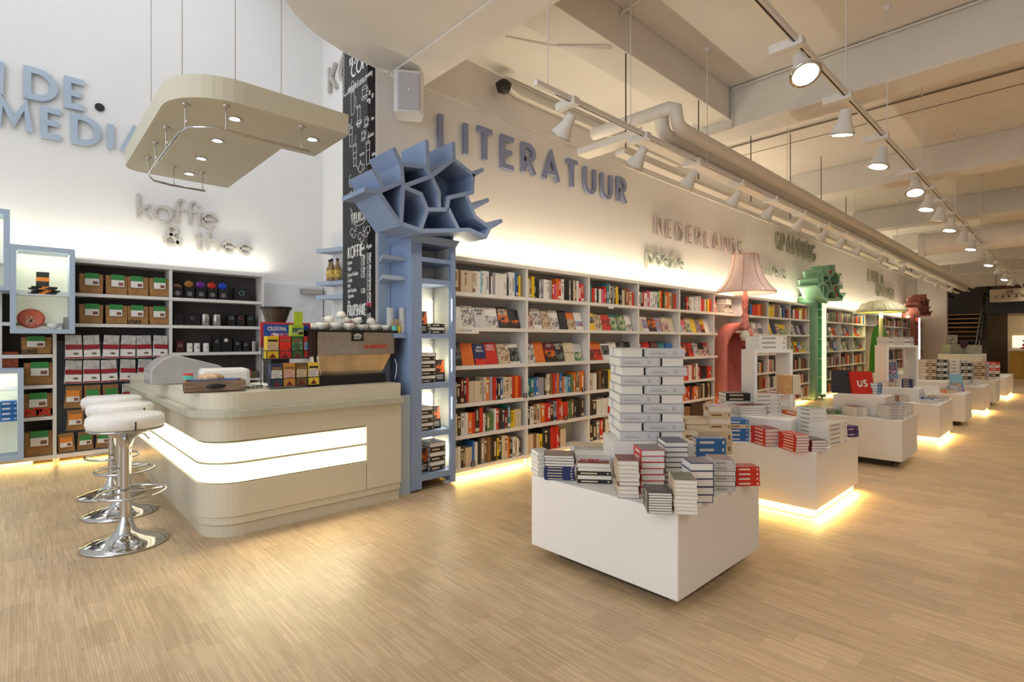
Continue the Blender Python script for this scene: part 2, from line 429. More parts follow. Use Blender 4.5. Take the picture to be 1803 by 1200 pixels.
def glyphs(mb, s, O, Rv, Uv, Nv, h, wt, dep, gap, sx=1, mi=0, eps=0):
    """all letters of a line into one mesh (print on a surface)"""
    x = 0
    for c in s:
        adv, st = G[c]
        for k, p in enumerate(st):
            ribbon(mb, [((x + a * h * sx), b * h) for a, b in p], wt, dep + eps * k, O, Rv, Uv, Nv, mi)
        x += adv * h * sx + gap
    return x - gap
def wall_sign(name, rows, O, Rv, Uv, Nv, dep, material, label, stand=.015, sx=1):
    """raised letters: every letter is a part. rows: (text, x, z, height, total width, weight)"""
    root = empty(name, O, label, 'wall sign')
    for s, x, z, h, tw, wt in rows:
        nat = sum(G[c][0] * h * sx for c in s); gap = (tw - nat) / max(1, len(s) - 1)
        for c in s:
            if c != ' ':
                mb = MB()
                for k, p in enumerate(G[c][1]):
                    ribbon(mb, [(x + a * h * sx, z + b * h) for a, b in p], wt, dep + .0004 * k, Vector(O) + Vector(Nv) * stand, Rv, Uv, Nv)
                mb.build('letter', material, root)
            x += G[c][0] * h * sx + gap
    return root
XV, YV, ZV = Vector((1, 0, 0)), Vector((0, 1, 0)), Vector((0, 0, 1))
# ================================================================ SETTING
def S(name, mb, m, bevel=0):
    o = mb.build(name, m, bevel=bevel); o['kind'] = 'structure'; return o
FLOORM = floor_mat()
S('floor', MB().box(-3, 34, -7, 7.7, -.1, 0), FLOORM)
ZC, ZB = 4.15, 3.70
S('wall_coffee_corner', MB().box(-3, 3.4, 7.65, 7.8, 0, 6.3), WALLC)
S('wall_side', MB().box(3.3, 3.45, 4.8, 7.65, 0, 6.3), WALLC)
S('wall_pier', MB().box(2.3, 3.4, 4.2, 4.8, 0, 6.3), WALL)
S('wall_long', MB().box(3.4, 26.0, 4.2, 4.35, 0, ZB), WALL)
S('wall_long', MB().box(2.76, 26.0, 4.22, 4.37, ZB, ZC + .05), WALL)
S('trim_1', MB().box(2.76, 26.0, 4.185, 4.22, ZB - .012, ZB), PIPE)
for k, x in enumerate((6.16, 10.03, 14.25, 18.4, 22.3)): S('trim_%d' % (k + 12), MB().box(x, x + .012, 4.196, 4.2, 2.1, ZB - .02), PIPE)
S('wall_right', MB().box(-3, 34, -7.15, -7, 0, ZC), WALL)
S('ceiling', MB().box(2.76, 34, -7, 4.22, ZC, ZC + .1), CEIL)
S('ceiling_void', MB().box(2.4, 3.4, 4.22, 7.65, 6.2, 6.3), WALLC)
curve = [(2.42, 4.2), (2.32, 4.2), (2.24, 4.19), (2.01, 4.16), (1.74, 4.07), (1.6, 4.0), (1.49, 3.92), (1.36, 3.79), (1.2, 3.58), (1.05, 3.33), (.9, 3.05), (.6, 2.6), (0.1, 2.3), (-.8, 2.05), (-3, 1.9), (-3, -7), (2.42, -7)]
S('ceiling_mezzanine', MB().prism([(p[0], p[1]) for p in curve], ZB, ZB + .3), CEIL, bevel=.03)
b = MB().prism([(2.42, 4.2), (2.42, -7), (2.76, -7), (2.76, 4.2)], ZB - .015, ZC)
S('ceiling_beam', b, CEIL, bevel=.012)
S('ceiling_beam', MB().box(2.76, 5.86, 2.64, 2.98, ZB + .1, ZC), CEIL, bevel=.008)
S('ceiling_beam', MB().box(5.86, 6.25, -7, 3.1, ZB, ZC), CEIL, bevel=.008)
for x in (9.72, 13.5, 17.3, 21.1, 24.9):
    S('ceiling_beam', MB().box(x, x + .4, -7, 3.35 if x < 20 else 4.2, ZB + .02, ZC), CEIL, bevel=.008)
# ceiling panel joints
SEAM = mat('dark_joint', (.22, .18, .14), .8)
for k, x in enumerate((8.1, 11.8, 15.4)):
    S('trim_%d' % (k + 3), MB().box(x, x + .012, -6.9, 3.9, ZC - .006, ZC + .01), SEAM)
for k, y in enumerate((.15, -2.6)):
    S('trim_%d' % (k + 7), MB().box(6.3, 24, y, y + .012, ZC - .006, ZC + .01), SEAM)
# far end of the shop
GREYW = mat('grey_stairwell_wall', (.42, .41, .42), .8)
DARKP = mat('dark_wood_panelling', (.055, .032, .018), .55)
BEIGE = mat('beige_far_wall', (.55, .44, .31), .7)
YELW = mat('ochre_counter_front', (.55, .36, .08), .55)
S('wall_end', MB().box(25.9, 26.2, 3.30, 4.2, 0, ZC), WALL)
S('wall_stairwell', MB().box(32.5, 32.7, -7, 4.6, 0, 5), GREYW)
S('wall_stairwell', MB().box(26.2, 32.5, 4.35, 4.5, 0, 5), GREYW)
S('wall_under_stairs', MB().box(27.3, 27.5, 1.68, 2.25, 0, 2.35), DARKP)
S('wall_under_stairs', MB().box(27.2, 27.4, -7, 2.25, 2.35, 2.75), BLACK)
S('wall_far_right', MB().box(27.3, 27.5, -7, 1.68, 0, 2.35), BEIGE)
S('ceiling_far_beam', MB().box(26.2, 26.5, -7, 4.3, 3.35, ZC), CEIL)

# staircase
spot('stairwell_fill', (28.2, 3.1, 4.0), (28.4, 3.1, 0), 160, (1, .8, .55), 120, 1, .1)  # added fill over the stair treads, no fixture
spot('stairwell_fill', (30.5, 1.5, 4.6), (32.5, 3.5, 2.2), 130, (.9, .92, 1), 130, 1, .1)  # added fill that brightens the grey stairwell wall
spot('far_counter_fill', (25.6, .4, 3.9), (26.6, .2, .6), 150, (1, .85, .6), 110, 1, .1)  # added fill for the far counter and beige wall, no fixture
st = empty('staircase', (27.2, 3.0, 0), 'dark steel staircase with brown wooden treads at the far end', 'staircase')
TREAD = wood_mat('stair_tread_wood', (.16, .075, .025), (.30, .15, .05), (4, 30, 30))
for k in range(13):
    x = 26.9 + .25 * k; z = .19 * (k + 1)
    MB().box(x, x + .29, 2.62, 3.78, z - .045, z).build('tread', TREAD, st)
MB().hull8([(26.85, 3.78, 0), (27.15, 3.78, 0), (27.15, 3.84, 0), (26.85, 3.84, 0)], [(30.1, 3.78, 2.5), (30.4, 3.78, 2.5), (30.4, 3.84, 2.5), (30.1, 3.84, 2.5)]).build('stringer', DARKW, st)
MB().hull8([(26.85, 2.56, 0), (27.15, 2.56, 0), (27.15, 2.62, 0), (26.85, 2.62, 0)], [(30.1, 2.56, 2.5), (30.4, 2.56, 2.5), (30.4, 2.62, 2.5), (30.1, 2.62, 2.5)]).build('stringer', DARKW, st)
m = MB()
for k in range(13):
    x = 26.9 + .25 * k; z = .19 * (k + 1); m.box(x + .24, x + .26, 2.62, 3.78, z - .19, z - .045)
m.build('riser_plate', DARKW, st)
for y in (2.58, 3.82):
    m = MB(); m.tube([(26.9, y, .9), (30.2, y, 3.35), (32, y, 3.35)], .035, 6)
    for k in range(5): m.bar((26.95 + .8 * k, y, .1 + .6 * k), (26.95 + .8 * k, y, .93 + .59 * k), .03)
    m.build('handrail', DARKW, st)
fl = empty('upper_stair_flight', (27.6, .8, 2.4), 'upper stair flight with pale treads crossing behind the hanging board', 'staircase')
for k in range(6):
    z = 2.5 + .28 * k
    if 2.95 < z < 3.2: continue
    MB().box(27.3 + .1 * k, 27.6 + .1 * k, -3, 2.05, z, z + .07).build('tread', LAMPW if k < 2 else TREAD, fl)
MB().hull8([(27.25, 2.05, 2.35), (27.6, 2.05, 2.35), (27.6, 2.15, 2.35), (27.25, 2.15, 2.35)], [(27.35, 2.3, 4.1), (27.9, 2.3, 4.1), (27.9, 2.4, 4.1), (27.35, 2.4, 4.1)]).build('stringer', DARKW, fl)
hb = empty('hanging_board', (26.0, .6, 2.98), 'beige hanging board with small capitals in front of the upper stairs', 'sign')
MB().box(25.97, 26.03, -1.8, 2.08, 2.72, 3.18).build('panel', mat('beige_board', (.62, .52, .40), .6), hb)
m = MB()
glyphs(m, 'DE', Vector((25.965, 1.62, 3.03)), -YV, ZV, -XV, .09, .02, .004, .05)
m.build('lettering', mat('brown_ink', (.12, .09, .07), .7), hb); m = MB()
glyphs(m, 'VAKANTIE', Vector((25.965, 1.95, 2.86)), -YV, ZV, -XV, .1, .022, .004, .11)
m.box(25.96, 25.966, 1.2, 1.85, 2.985, 2.995)
m.build('lettering', mat('brown_ink', (.12, .09, .07), .7), hb)
for y in (1.9, -1.5): MB().tube([(26, y, 3.2), (26, y, 4.1)], .008, 5).build('wire', DARKM, hb)
# far counter with the lit niche
cn = empty('far_counter', (25.4, .2, 0), 'ochre counter with a pale top under the lit niche at the far right', 'counter')
MB().box(25.2, 26.3, -2.5, 1.50, 0, .95).build('front', YELW, cn)
MB().box(25.1, 26.4, -2.6, 1.55, .95, 1.02).build('worktop', WHITE, cn)
MB().box(27.26, 27.298, -2, 1.55, 1.05, 1.5).build('lit_niche', mat('lit_niche', (.9, .85, .6), .5, emit=.8, ecol=(1, .9, .6)), cn)
t = empty('red_tree_ornament', (25.7, 1.12, 1.02), 'small red tree-shaped ornament on the far counter', 'ornament')
MB().lathe([(.16, 0), (.13, .06), (.05, .08), (.11, .14), (.03, .22), (.08, .27), (.01, .44)], (25.7, 1.12, 1.02), 10).build('figure', REDL, t)

# ---------------------------------------------------------------- wall lettering
def shift(p, dz): return p
SGN = dict(Rv=XV, Uv=ZV, Nv=-YV)
# LITERATUUR
wall_sign('literatuur_sign', [('LITERATUUR', .03, 0, .305, 3.06, .052)], (2.93, 4.2, 3.175), XV, ZV, -YV, .035, BLUESIGN, 'big slate blue raised letters LITERATUUR high on the long wall')
wall_sign('nederlands_sign', [('NEDERLANDS', 0, 0, .26, 2.93, .036)], (6.78, 4.2, 2.86), XV, ZV, -YV, .03, PINKSIGN, 'mauve raised letters NEDERLANDS above the small word poëzie', sx=.82)
wall_sign('poezie_sign', [('poezie', 0, 0, .235, 1.02, .028), ('..', .34, .17, .2, .09, .028)], (6.55, 4.2, 2.42), XV, ZV, -YV, .03, PALEGREEN, 'pale grey-green raised lower-case letters poëzie')
wall_sign('spanning_sign', [('SPANNING', 0, 0, .35, 2.33, .055)], (11.39, 4.2, 3.19), XV, ZV, -YV, .03, GREENSIGN, 'dark olive raised letters SPANNING above the green tree', sx=.72)
wall_sign('thrillers_sign', [('thrillers', 0, 0, .27, 1.8, .03)], (10.05, 4.2, 2.62), XV, ZV, -YV, .03, PALEGREEN, 'pale raised letters thrillers partly behind the pink lampshade')
wall_sign('eten_sign', [('ETEN &', 0, 0, .30, 1.75, .05)], (18.5, 4.2, 3.12), XV, ZV, -YV, .03, GREENSIGN, 'olive raised letters ETEN & above the cream mushroom canopy', sx=.8)
wall_sign('drinken_sign', [('DRINKEN', 0, 0, .33, 2.2, .05)], (19.5, 4.2, 2.72), XV, ZV, -YV, .03, GREENSIGN, 'olive raised letters DRINKEN under the words ETEN &', sx=.8)
wall_sign('engels_sign', [('engels', 0, 0, .28, 1.7, .03)], (14.2, 4.2, 2.66), XV, ZV, -YV, .03, PALEGREEN, 'pale raised lower-case word engels right of the green tree')
wall_sign('koffie_thee_sign', [('koffie', 0, .29, .29, .84, .03), ('&', .26, 0, .25, .2, .035), ('thee', .60, -.02, .25, .66, .03)], (1.03, 7.65, 2.48), XV, ZV, -YV, .03, GREYSIGN, 'grey raised letters koffie & thee over the coffee shelves')
wall_sign('media_sign', [('DE', .06, .41, .285, .47, .062), ('N', -.34, .41, .285, .2, .062), ('MEDIA', -.17, .03, .275, 1.27, .058)], (0, 7.65, 3.50), XV, ZV, -YV, .04, BLUESIGN2, 'powder blue raised letters DE MEDIA on the coffee corner wall')
o = MB().lathe([(.045, 0), (.045, .012)], (0, 0, 0), 20).build('round_sticker', BLACK)
o.location = (.67, 7.64, 3.98); o.rotation_euler = (R_(90), 0, 0); tag(o, 'small round black sticker right of the letters DE', 'sticker')
wall_sign('side_sign', [('KOFFIE', 0, 0, .36, 1.75, .045)], (3.3, 7.34, 4.88), -YV, ZV, -XV, .04, GREYSIGN, 'grey raised letters on the side wall cut off by the blackboard')

# ---------------------------------------------------------------- speaker
sp = empty('wall_speaker', (2.47, 4.0, 3.2), 'white wall speaker with grey grille above the blue tree', 'speaker')
m = MB(); m.prism([(2.35, 4.19), (2.33, 4.03), (2.36, 3.99), (2.56, 3.99), (2.59, 4.03), (2.57, 4.19)], 3.28, 3.64)
m.build('cabinet', mat('speaker_white', (.72, .72, .72), .45), sp, bevel=.012)
MB().prism([(2.362, 3.99), (2.375, 3.982), (2.545, 3.982), (2.558, 3.99)], 3.305, 3.615).build('grille', mat('speaker_grille', (.50, .51, .56), .6, scale=300, var=.3), sp)
MB().box(2.452, 2.468, 3.975, 3.983, 3.455, 3.475).build('badge', WHITE, sp)

sp.location.y -= .07; sp.rotation_euler.z = R_(-32)
# ---------------------------------------------------------------- blackboard
BX = 2.225
bb = empty('coffee_menu_blackboard', (BX, 4.5, .97), 'tall blackboard with chalk coffee menu and drawings on the pier', 'blackboard')
MB().box(BX, 2.3, 4.225, 4.71, .97, 4.6).build('board', BOARD, bb)
O = Vector((BX, 4.71, 0))
def PB(u, v):           # picture point on the board -> (across, up)
    p = PX(u, v, BX); return 4.71 - p.y, p.z
def chalk(s, u, v, h, wt=.005, gap=None, sx=.75, m=CHALK, name='chalk_writing', wid=None):
    a, z = PB(u, v); mb = MB()
    if wid:
        nat = sum(G[c][0] * h * sx for c in s); gap = (wid - nat) / max(1, len(s) - 1)
    glyphs(mb, s, O + Vector((0, -a, z)), -YV, ZV, -XV, h, wt, .0015, h * .2 if gap is None else gap, sx, eps=.0001)
    mb.build(name, m, bb)
def line(pts, wt=.005, m=CHALK, name='chalk_drawing'):
    mb = MB()
    for p in pts:
        ribbon(mb, [(a, z) for a, z in p], wt, .0015, O, -YV, ZV, -XV)
    mb.build(name, m, bb)
def at(a, z, pts, s=1): return [(a + x * s, z + y * s) for x, y in pts]
chalk('KICKSTART', 616, 117, .07, .009, sx=.7); chalk('COFFEE', 619, 137, .12, .016, sx=.8)
wavy = [(.015 + .45 * k / 26, 3.60 + (.01 if k % 2 else -.01) + .0 * k) for k in range(27)]
line([wavy]); line([[(.02, 3.6 + .02 * k + 0) if k % 2 else (.03, 3.6 + .02 * k) for k in range(26)]])
chalk('please do it every morning', 613, 162, .045, .004, sx=.62, gap=.006)
cup = [arc(0, .05, .055, .02, 0, 360, 14), [(-.055, .05), (-.045, -.04)] + arc(0, -.04, .045, .016, 180, 360, 8) + [(.055, .05)], arc(.06, .01, .022, .025, 110, -110, 8)]
mug = [arc(0, .12, .035, .012, 0, 360, 12), [(-.035, .12), (-.03, -.1)] + arc(0, -.1, .03, .012, 180, 360, 8) + [(.035, .12)]]
glass = [arc(0, .1, .04, .012, 0, 360, 12), [(-.04, .1), (-.028, -.12), (.028, -.12), (.04, .1)], [(-.035, .02), (.035, .02)], [(0, .1), (.02, .2)]]
sauc = [arc(0, -.06, .07, .02, 0, 360, 14)]
bean = [arc(0, 0, .018, .028, 0, 360, 12), [(-.006, .024), (.006, 0), (-.004, -.024)]]
def put(shape, u, v, s=1, wt=.006):
    a, z = PB(u, v); line([at(a, z, p, s * .72) for p in shape], wt * .75)
put(cup + sauc, 642, 162, 1.1); put(bean, 651, 163); put(bean, 656, 168); put(bean, 651, 178)
put(mug + [arc(.05, 0, .02, .05, 90, -90, 8), arc(0, .17, .03, .05, 0, 360, 10)], 621, 182, 1.3); put(mug + sauc, 632, 206, 1.1)
put(cup + sauc, 645, 214, .8); put(glass, 618, 240, 1.1); put(cup + sauc, 640, 238, .8)
put(glass + [[(-.035, -.04), (.035, -.04)]], 625, 272, 1.2); put(glass, 648, 268, 1.2)
put([arc(0, 0, .06, .05, 0, 360, 14), [(-.06, 0), (-.11, .06)], arc(.07, 0, .03, .04, 90, -90, 8), [(-.02, .05), (0, .1), (.02, .05)]], 635, 296, 1)
for u, v, s in ((628, 191, 'ice'), (646, 180, 'latte'), (654, 212, 'thee'), (648, 243, 'chai latte'), (634, 275, 'ice tea'), (655, 275, 'shake'), (628, 222, 'espresso'), (612, 225, 'melk')):
    chalk(s, u, v, .03, .003, sx=.6, gap=.004)
put([arc(0, 0, .05, .08, 90, 330, 12), arc(.0, -.2, .04, .06, 60, 300, 10), arc(.05, -.1, .03, .1, 200, 360, 8)], 618, 318, 1)
put([[(-.12, .05), (-.1, -.07), (0, -.11), (.12, -.1), (.2, -.04)], [(-.12, .05), (-.02, 0), (.1, 0), (.2, .07)], [(-.12, .05), (-.17, .12), (-.15, .0), (-.12, .05)]], 630, 380, 1.15)
chalk('WELKOM', 619, 394, .085, .011, sx=.6, gap=.012)
for u, v, f in ((620, 408, 1), (648, 404, -1), (634, 415, 1)):
    put([arc(0, 0, .05 * f, .045, 0, 300, 14), arc(.05 * f, -.05, .05 * f, .03, 120, 400, 12), arc(.09 * f, .02, .03 * f, .03, 180, 480, 10)], u, v, 1, .006)
chalk('KOFFIE', 613, 455, .10, .015, sx=.62, gap=.018)
chalk('Small', 636.5, 440, .035, .004, sx=.6, gap=.004); chalk('Regular', 646, 437, .035, .004, sx=.6, gap=.004)
rows = [('Espresso', 466, '2.00', '2.60'), ('Doppio', 476, '2.10', '2.95'), ('Espresso Macchiato', 487, '2.20', '3.00'), ('Cortado', 497, '2.25', '3.10'), ('Latte', 506, '', '3.25'), ('Latte Macchiato', 515, '', '3.35'), ('Cappuccino', 524, '2.60', '3.10'), ('Thee', 535, '', '2.95'), ('Verse koffie', 545, '', '3.05')]
for s, v, a_, b_ in rows:
    chalk(s, 612.5, v, .036, .0035, sx=.5, gap=.003)
    if a_: chalk('€ ' + a_, 636, v - 8, .042, .004, sx=.5, gap=.004)
    if b_: chalk('€ ' + b_, 646.5, v - 12, .042, .004, sx=.5, gap=.004)
chalk('FRUITSHAKE', 612.5, 556, .095, .015, sx=.5, gap=.01)
chalk('to go', 645.5, 538, .045, .006, sx=.6, gap=.006, m=CHALKP)
chalk('Summer Special', 612.5, 565, .036, .0035, sx=.5, gap=.003); chalk('€ 4.75', 646, 560, .042, .004, sx=.5, gap=.004)
chalk('seizoensfruit', 612.5, 571, .036, .0045, sx=.5, gap=.003, m=CHALKP); chalk('€ 4.95', 646, 570, .042, .004, sx=.5, gap=.004)

# ---------------------------------------------------------------- ceiling services
def thing1(mb, name, m, label, cat, group=None, bevel=0):
    o = mb.build(name, m, bevel=bevel); return tag(o, label, cat, group)
thing1(MB().tube([(4.30, 2.58, 3.36), (4.31, 2.58, 3.26), (4.36, 2.58, 3.21), (4.45, 2.58, 3.2), (24.5, 2.58, 3.2)], .065, 12), 'ceiling_pipe', PIPE, 'thick white painted pipe under the ceiling, nearer the long wall', 'pipe')
thing1(MB().tube([(4.22, 3.3, 3.38), (4.24, 2.46, 3.38), (4.25, 2.41, 3.36), (4.25, 2.40, 3.28), (4.28, 2.40, 3.22), (4.36, 2.40, 3.2), (24.5, 2.40, 3.2)], .06, 12), 'ceiling_pipe', PIPE, 'thick white painted pipe stepping down behind the beam end, then running along the shop', 'pipe')
m = MB()
x0, y0 = 3.72, 2.75
m.box(3.78, 3.92, 2.45, 3.14, 3.02, 3.03); m.box(3.77, 3.78, 2.45, 3.14, 3.02, 3.08); m.box(3.92, 3.93, 2.6, 3.14, 3.02, 3.08)
m.box(3.92, 24, 2.50, 2.60, 3.02, 3.03); m.box(3.78, 24, 2.495, 2.50, 3.02, 3.08); m.box(3.92, 24, 2.6, 2.605, 3.02, 3.08)
thing1(m, 'cable_tray', PIPE, 'cream L-shaped cable tray hung below the ceiling near the long wall', 'cable tray')
thing1(MB().box(3.95, 24.4, 2.74, 2.84, 2.98, 3.02), 'cable_duct', PIPE, 'flat cream cable duct running beside the long wall', 'cable tray')
for k in range(6):
    thing1(MB().tube([(3.85 + 1.3 * k, 2.66, 2.98), (3.85 + 1.3 * k, 2.66, ZC if k > 1 else ZB + .1)], .006, 5), 'hanger_rod', DARKM, 'thin dark threaded rod holding the cable tray, %s from its near end' % ORD[k], 'rod', 'rods of the cable tray')
thing1(MB().tube([(5.84, -6.8, ZC - .02), (5.84, 2.6, ZC - .02), (5.84, 2.62, ZB), (5.8, 3.3, ZB - .03)], .014, 6), 'conduit', PIPE, 'thin white conduit along the top edge of the first cross beam', 'conduit')
thing1(MB().tube([(7.6, -6.8, ZC - .02), (7.6, 3.6, ZC - .02)], .011, 6), 'conduit', SEAM, 'thin brown conduit crossing the ceiling between the first two cross beams', 'conduit')
thing1(MB().tube([(3.65, .9, ZC - .02), (3.65, 1.55, ZC - .03), (3.72, 2.2, ZC - .02), (3.75, 2.63, ZC - .05), (3.65, 2.68, ZB + .08), (3.3, 2.99, ZB + .09), (3.3, 3.6, ZC - .02)], .011, 6), 'conduit', PIPE, 'thin bent white cable from the sensor box down over the long beam', 'conduit')
thing1(MB().box(3.5, 3.72, 1.38, 1.5, ZC - .045, ZC), 'sensor_box', LAMPW, 'small white junction box on the ceiling between beam and near track', 'box')
thing1(MB().box(8.0, 8.3, .05, .2, ZC - .04, ZC), 'sensor_box', LAMPW, 'small white box on the ceiling between the first and second cross beam', 'box')
for yy_ in (4.205, 4.165):
    thing1(MB().tube([(3.85, yy_, 4.04), (4.0, yy_, 4.0), (7.4, yy_, 4.0)], .016, 6), 'conduit', PIPE, 'thin white conduit high on the long wall above LITERATUUR, the %s one' % ('rear' if yy_ > 4.19 else 'front'), 'conduit')
thing1(MB().lathe([(.0, -.05), (.07, -.02), (.09, .05), (.05, .09), (0, .1)], (3.72, 4.1, 3.95), 7), 'wall_hole', DARKW, 'ragged dark hole where conduits enter the long wall', 'hole')  # solid dark lump standing for the shade inside the hole
dk = empty('air_duct', (12.5, -2.2, 3.15), 'white round air duct with black-centred end across the ceiling', 'air duct')
MB().tube([(12.5, 1.92, 3.12), (12.5, -6.5, 3.12)], .2, 20).build('duct', PIPE, dk)
MB().tube([(12.5, 1.99, 3.12), (12.5, 1.91, 3.12)], .215, 20).build('end_ring', LAMPW, dk)
MB().tube([(12.5, 2.0, 3.12), (12.5, 1.98, 3.12)], .07, 14).build('nozzle', BLACK, dk)

# ---------------------------------------------------------------- track lighting
def make_head(lens_on=True):
    """spot head hanging at the origin, shining along -z before it is turned"""
    m = MB(); m.lathe([(.03, 0), (.036, -.01), (.042, -.07), (.075, -.15), (.08, -.165)], (0, 0, -.03), 20)
    return m
head_me = make_head().mesh('lamp_head', LAMPW)
ring_me = MB().lathe([(.068, -.19), (.082, -.195), (.082, -.2), (.066, -.202)], (0, 0, 0), 24, cap=False).mesh('lamp_ring', CHROME)
lens_me = MB().lathe([(.067, -.197), (.0, -.1965)], (0, 0, 0), 20, cap=False).mesh('lamp_lens', LENS)
box_me = MB().box(-.09, .09, -.03, .03, -.02, .03).mesh('driver_box', LAMPW)
WHO = ['start of the', 'second on the', 'third on the', 'fourth on the', 'fifth on the', 'sixth on the', 'seventh on the', 'eighth on the', 'ninth on the', 'tenth on the', 'eleventh on the', 'twelfth on the', 'thirteenth on the', 'fourteenth on the', 'fifteenth on the']
def spotlamp(x, y, z, aim, label, power, grp, col=(1, .9, .78), ang=70):
    r = empty('track_spotlight', (x, y, z), label, 'spotlight', grp)
    d = bpy.data.objects.new('driver_box', box_me); d.parent = r; d.location = (-.02, .05, 0); d.rotation_euler = (0, 0, R_(90)); COL.objects.link(d)
    q = (Vector(aim) - Vector((x, y, z - .05))).to_track_quat('-Z', 'Y').to_euler()
    h = bpy.data.objects.new('lamp_head', head_me); h.parent = r; h.location = (0, 0, -.05); h.rotation_euler = q; COL.objects.link(h)
    for nm, me in (('lens_ring', ring_me), ('lens', lens_me)):
        c = bpy.data.objects.new(nm, me); c.parent = h; COL.objects.link(c)
    dv = (Vector(aim) - Vector((x, y, z - .05))).normalized()
    spot('track_light', Vector((x, y, z - .05)) + dv * .22, aim, power, col, ang, .9, .04)
    return r
def track(name, y, z, x0, x1, label, wires):
    r = empty(name, (x0, y, z), label, 'lighting track')
    m = MB(); m.box(x0, x1, y - .018, y + .018, z, z + .035); m.build('rail', LAMPW, r, bevel=.003)
    MB().box(x0 + .2, x1, y - .005, y + .005, z - .002, z).build('slot', BLACK, r)
    for xx in wires:
        m = MB(); m.tube([(xx, y, z + .03), (xx, y, ZC - .03)], .004, 5); m.lathe([(.035, 0), (.02, -.035)], (xx, y, ZC), 10); m.build('suspension_wire', LAMPW, r)
    return r
T1Y, T2Y, TZ = 1.08, 2.44, 3.0
track('lighting_track', T1Y, TZ, 2.0, 24, 'white lighting track over the aisle, the one right of the pipes', [2.6, 4.2, 5.4, 6.9, 9.2, 12, 15, 18, 21])
track('lighting_track', 2.44, TZ, 2.50, 24, 'white lighting track along the long wall, in front of the pipes', [2.62, 3.6, 4.9, 7, 10, 13, 16, 20])
for k, x in enumerate([3.26, 4.22, 5.27, 6.55, 7.38, 8.12, 9.0, 10.1, 11.1, 12.3, 13.7, 15.5, 17.2, 19]):
    aim = (x - 1.2, T1Y - .2, 0) if k in (0, 3) else (x + (.35 if k % 2 else -.5), T1Y + .5, 0)
    if k == 0: aim = (x - 1.15, .1, .4)
    spotlamp(x, T1Y, TZ, aim, 'white cone spotlight, %s aisle track counting from its near end' % WHO[k], 20 if k < 11 else 32, 'spotlights of the aisle track')
for k, x in enumerate([2.9, 3.83, 4.72, 5.69, 6.63, 7.62, 8.64, 9.49, 10.5, 12, 14, 16, 18.3, 20.5]):
    spotlamp(x, T2Y, TZ, (x - .15 + .25 * (k % 2), 4.1, .9), 'white cone spotlight, %s wall-side track counting from its near end' % WHO[k], 13 if k < 9 else 24, 'spotlights of the wall-side track', ang=85)
# ================================================================ BOOKS
INK = {'w': ('white', (.78, .76, .71)), 'c': ('cream', (.66, .56, .40)), 'k': ('black', (.018, .017, .018)), 'r': ('red', (.60, .028, .015)),
       'o': ('orange', (.75, .17, .02)), 'b': ('blue', (.03, .16, .45)), 'n': ('navy', (.02, .03, .12)), 't': ('teal', (.04, .22, .24)),
       'g': ('green', (.10, .20, .07)), 'y': ('yellow', (.75, .52, .02)), 'p': ('pink', (.62, .10, .16)), 'm': ('maroon', (.16, .012, .02)),
       'v': ('lilac grey', (.36, .33, .38)), 'e': ('grey', (.33, .31, .29)), 'd': ('brown', (.24, .12, .05)), 'a': ('light blue', (.25, .50, .60)),
       'u': ('dark purple', (.05, .02, .12)), 's': ('silver grey', (.58, .57, .57))}
CM = {k: mat(v[0].replace(' ', '_') + '_book_cover', v[1], .38, var=.1, scale=20) for k, v in INK.items()}
ACC = {'w': 'e', 'c': 'd', 'k': 'c', 'r': 'w', 'o': 'w', 'b': 'w', 'n': 'c', 't': 'w', 'g': 'c', 'y': 'k', 'p': 'w', 'm': 'c', 'v': 'n', 'e': 'w', 'd': 'c', 'a': 'w', 'u': 'v', 's': 'e'}
UP = {}
def upright(ch, style):
    """unit book standing, spine towards -y"""
    if (ch, style) in UP: return UP[ch, style]
    m = MB()
    m.box(0, .1, .0, 1, 0, 1, 0); m.box(.9, 1, .0, 1, 0, 1, 0); m.box(.1, .9, 0, .04, 0, 1, 0)
    m.box(.1, .9, .04, .97, .02, .975, 1)
    if style == 0: m.box(.02, .98, -.008, 0, .80, .88, 2); m.box(.3, .7, -.008, 0, .35, .7, 2)
    elif style == 1: m.box(.25, .75, -.008, 0, .2, .78, 2)
    elif style == 2: m.box(.02, .98, -.008, 0, .06, .2, 2); m.box(.35, .65, -.008, 0, .5, .9, 2)
    elif style == 3: m.box(.35, .65, -.008, 0, .3, .6, 2); m.box(.3, .7, -.008, 0, .05, .09, 2)
    UP[ch, style] = m.mesh('book', [CM[ch], PAGES, CM[ACC[ch]]])
    return UP[ch, style]
FB = 3.93            # front line of the shelving
FLAT = {}
SIDES = {'f': 'front', 'l': 'left', 'r': 'right', 'b': 'back'}
def flat(ch, side, white):
    """unit book lying down: cover mesh and page-block mesh"""
    k = (ch, side, white)
    if k in FLAT: return FLAT[k]
    m = MB(); a = .07
    m.box(0, 1, 0, 1, 0, a); m.box(0, 1, 0, 1, 1 - a, 1)
    e = .02
    if side == 'f': m.box(0, 1, 0, .025, a, 1 - a); m.box(.12, .6, -.004, 0, .34, .66, 1); m.box(.88, .94, -.004, 0, .3, .7, 1)
    if side == 'b': m.box(0, 1, .975, 1, a, 1 - a)
    if side == 'l': m.box(0, .025, 0, 1, a, 1 - a); m.box(-.004, 0, .15, .7, .34, .66, 1)
    if side == 'r': m.box(.975, 1, 0, 1, a, 1 - a); m.box(1, 1.004, .15, .7, .34, .66, 1)
    p = MB().box(.025 if side == 'l' else e, .975 if side == 'r' else 1 - e, .025 if side == 'f' else e, .975 if side == 'b' else 1 - e, a, 1 - a)
    FLAT[k] = (m.mesh('book_cover', [CM[ch], CM[ACC[ch]]]), p.mesh('page_block', PAGESW if white else PAGES))
    return FLAT[k]
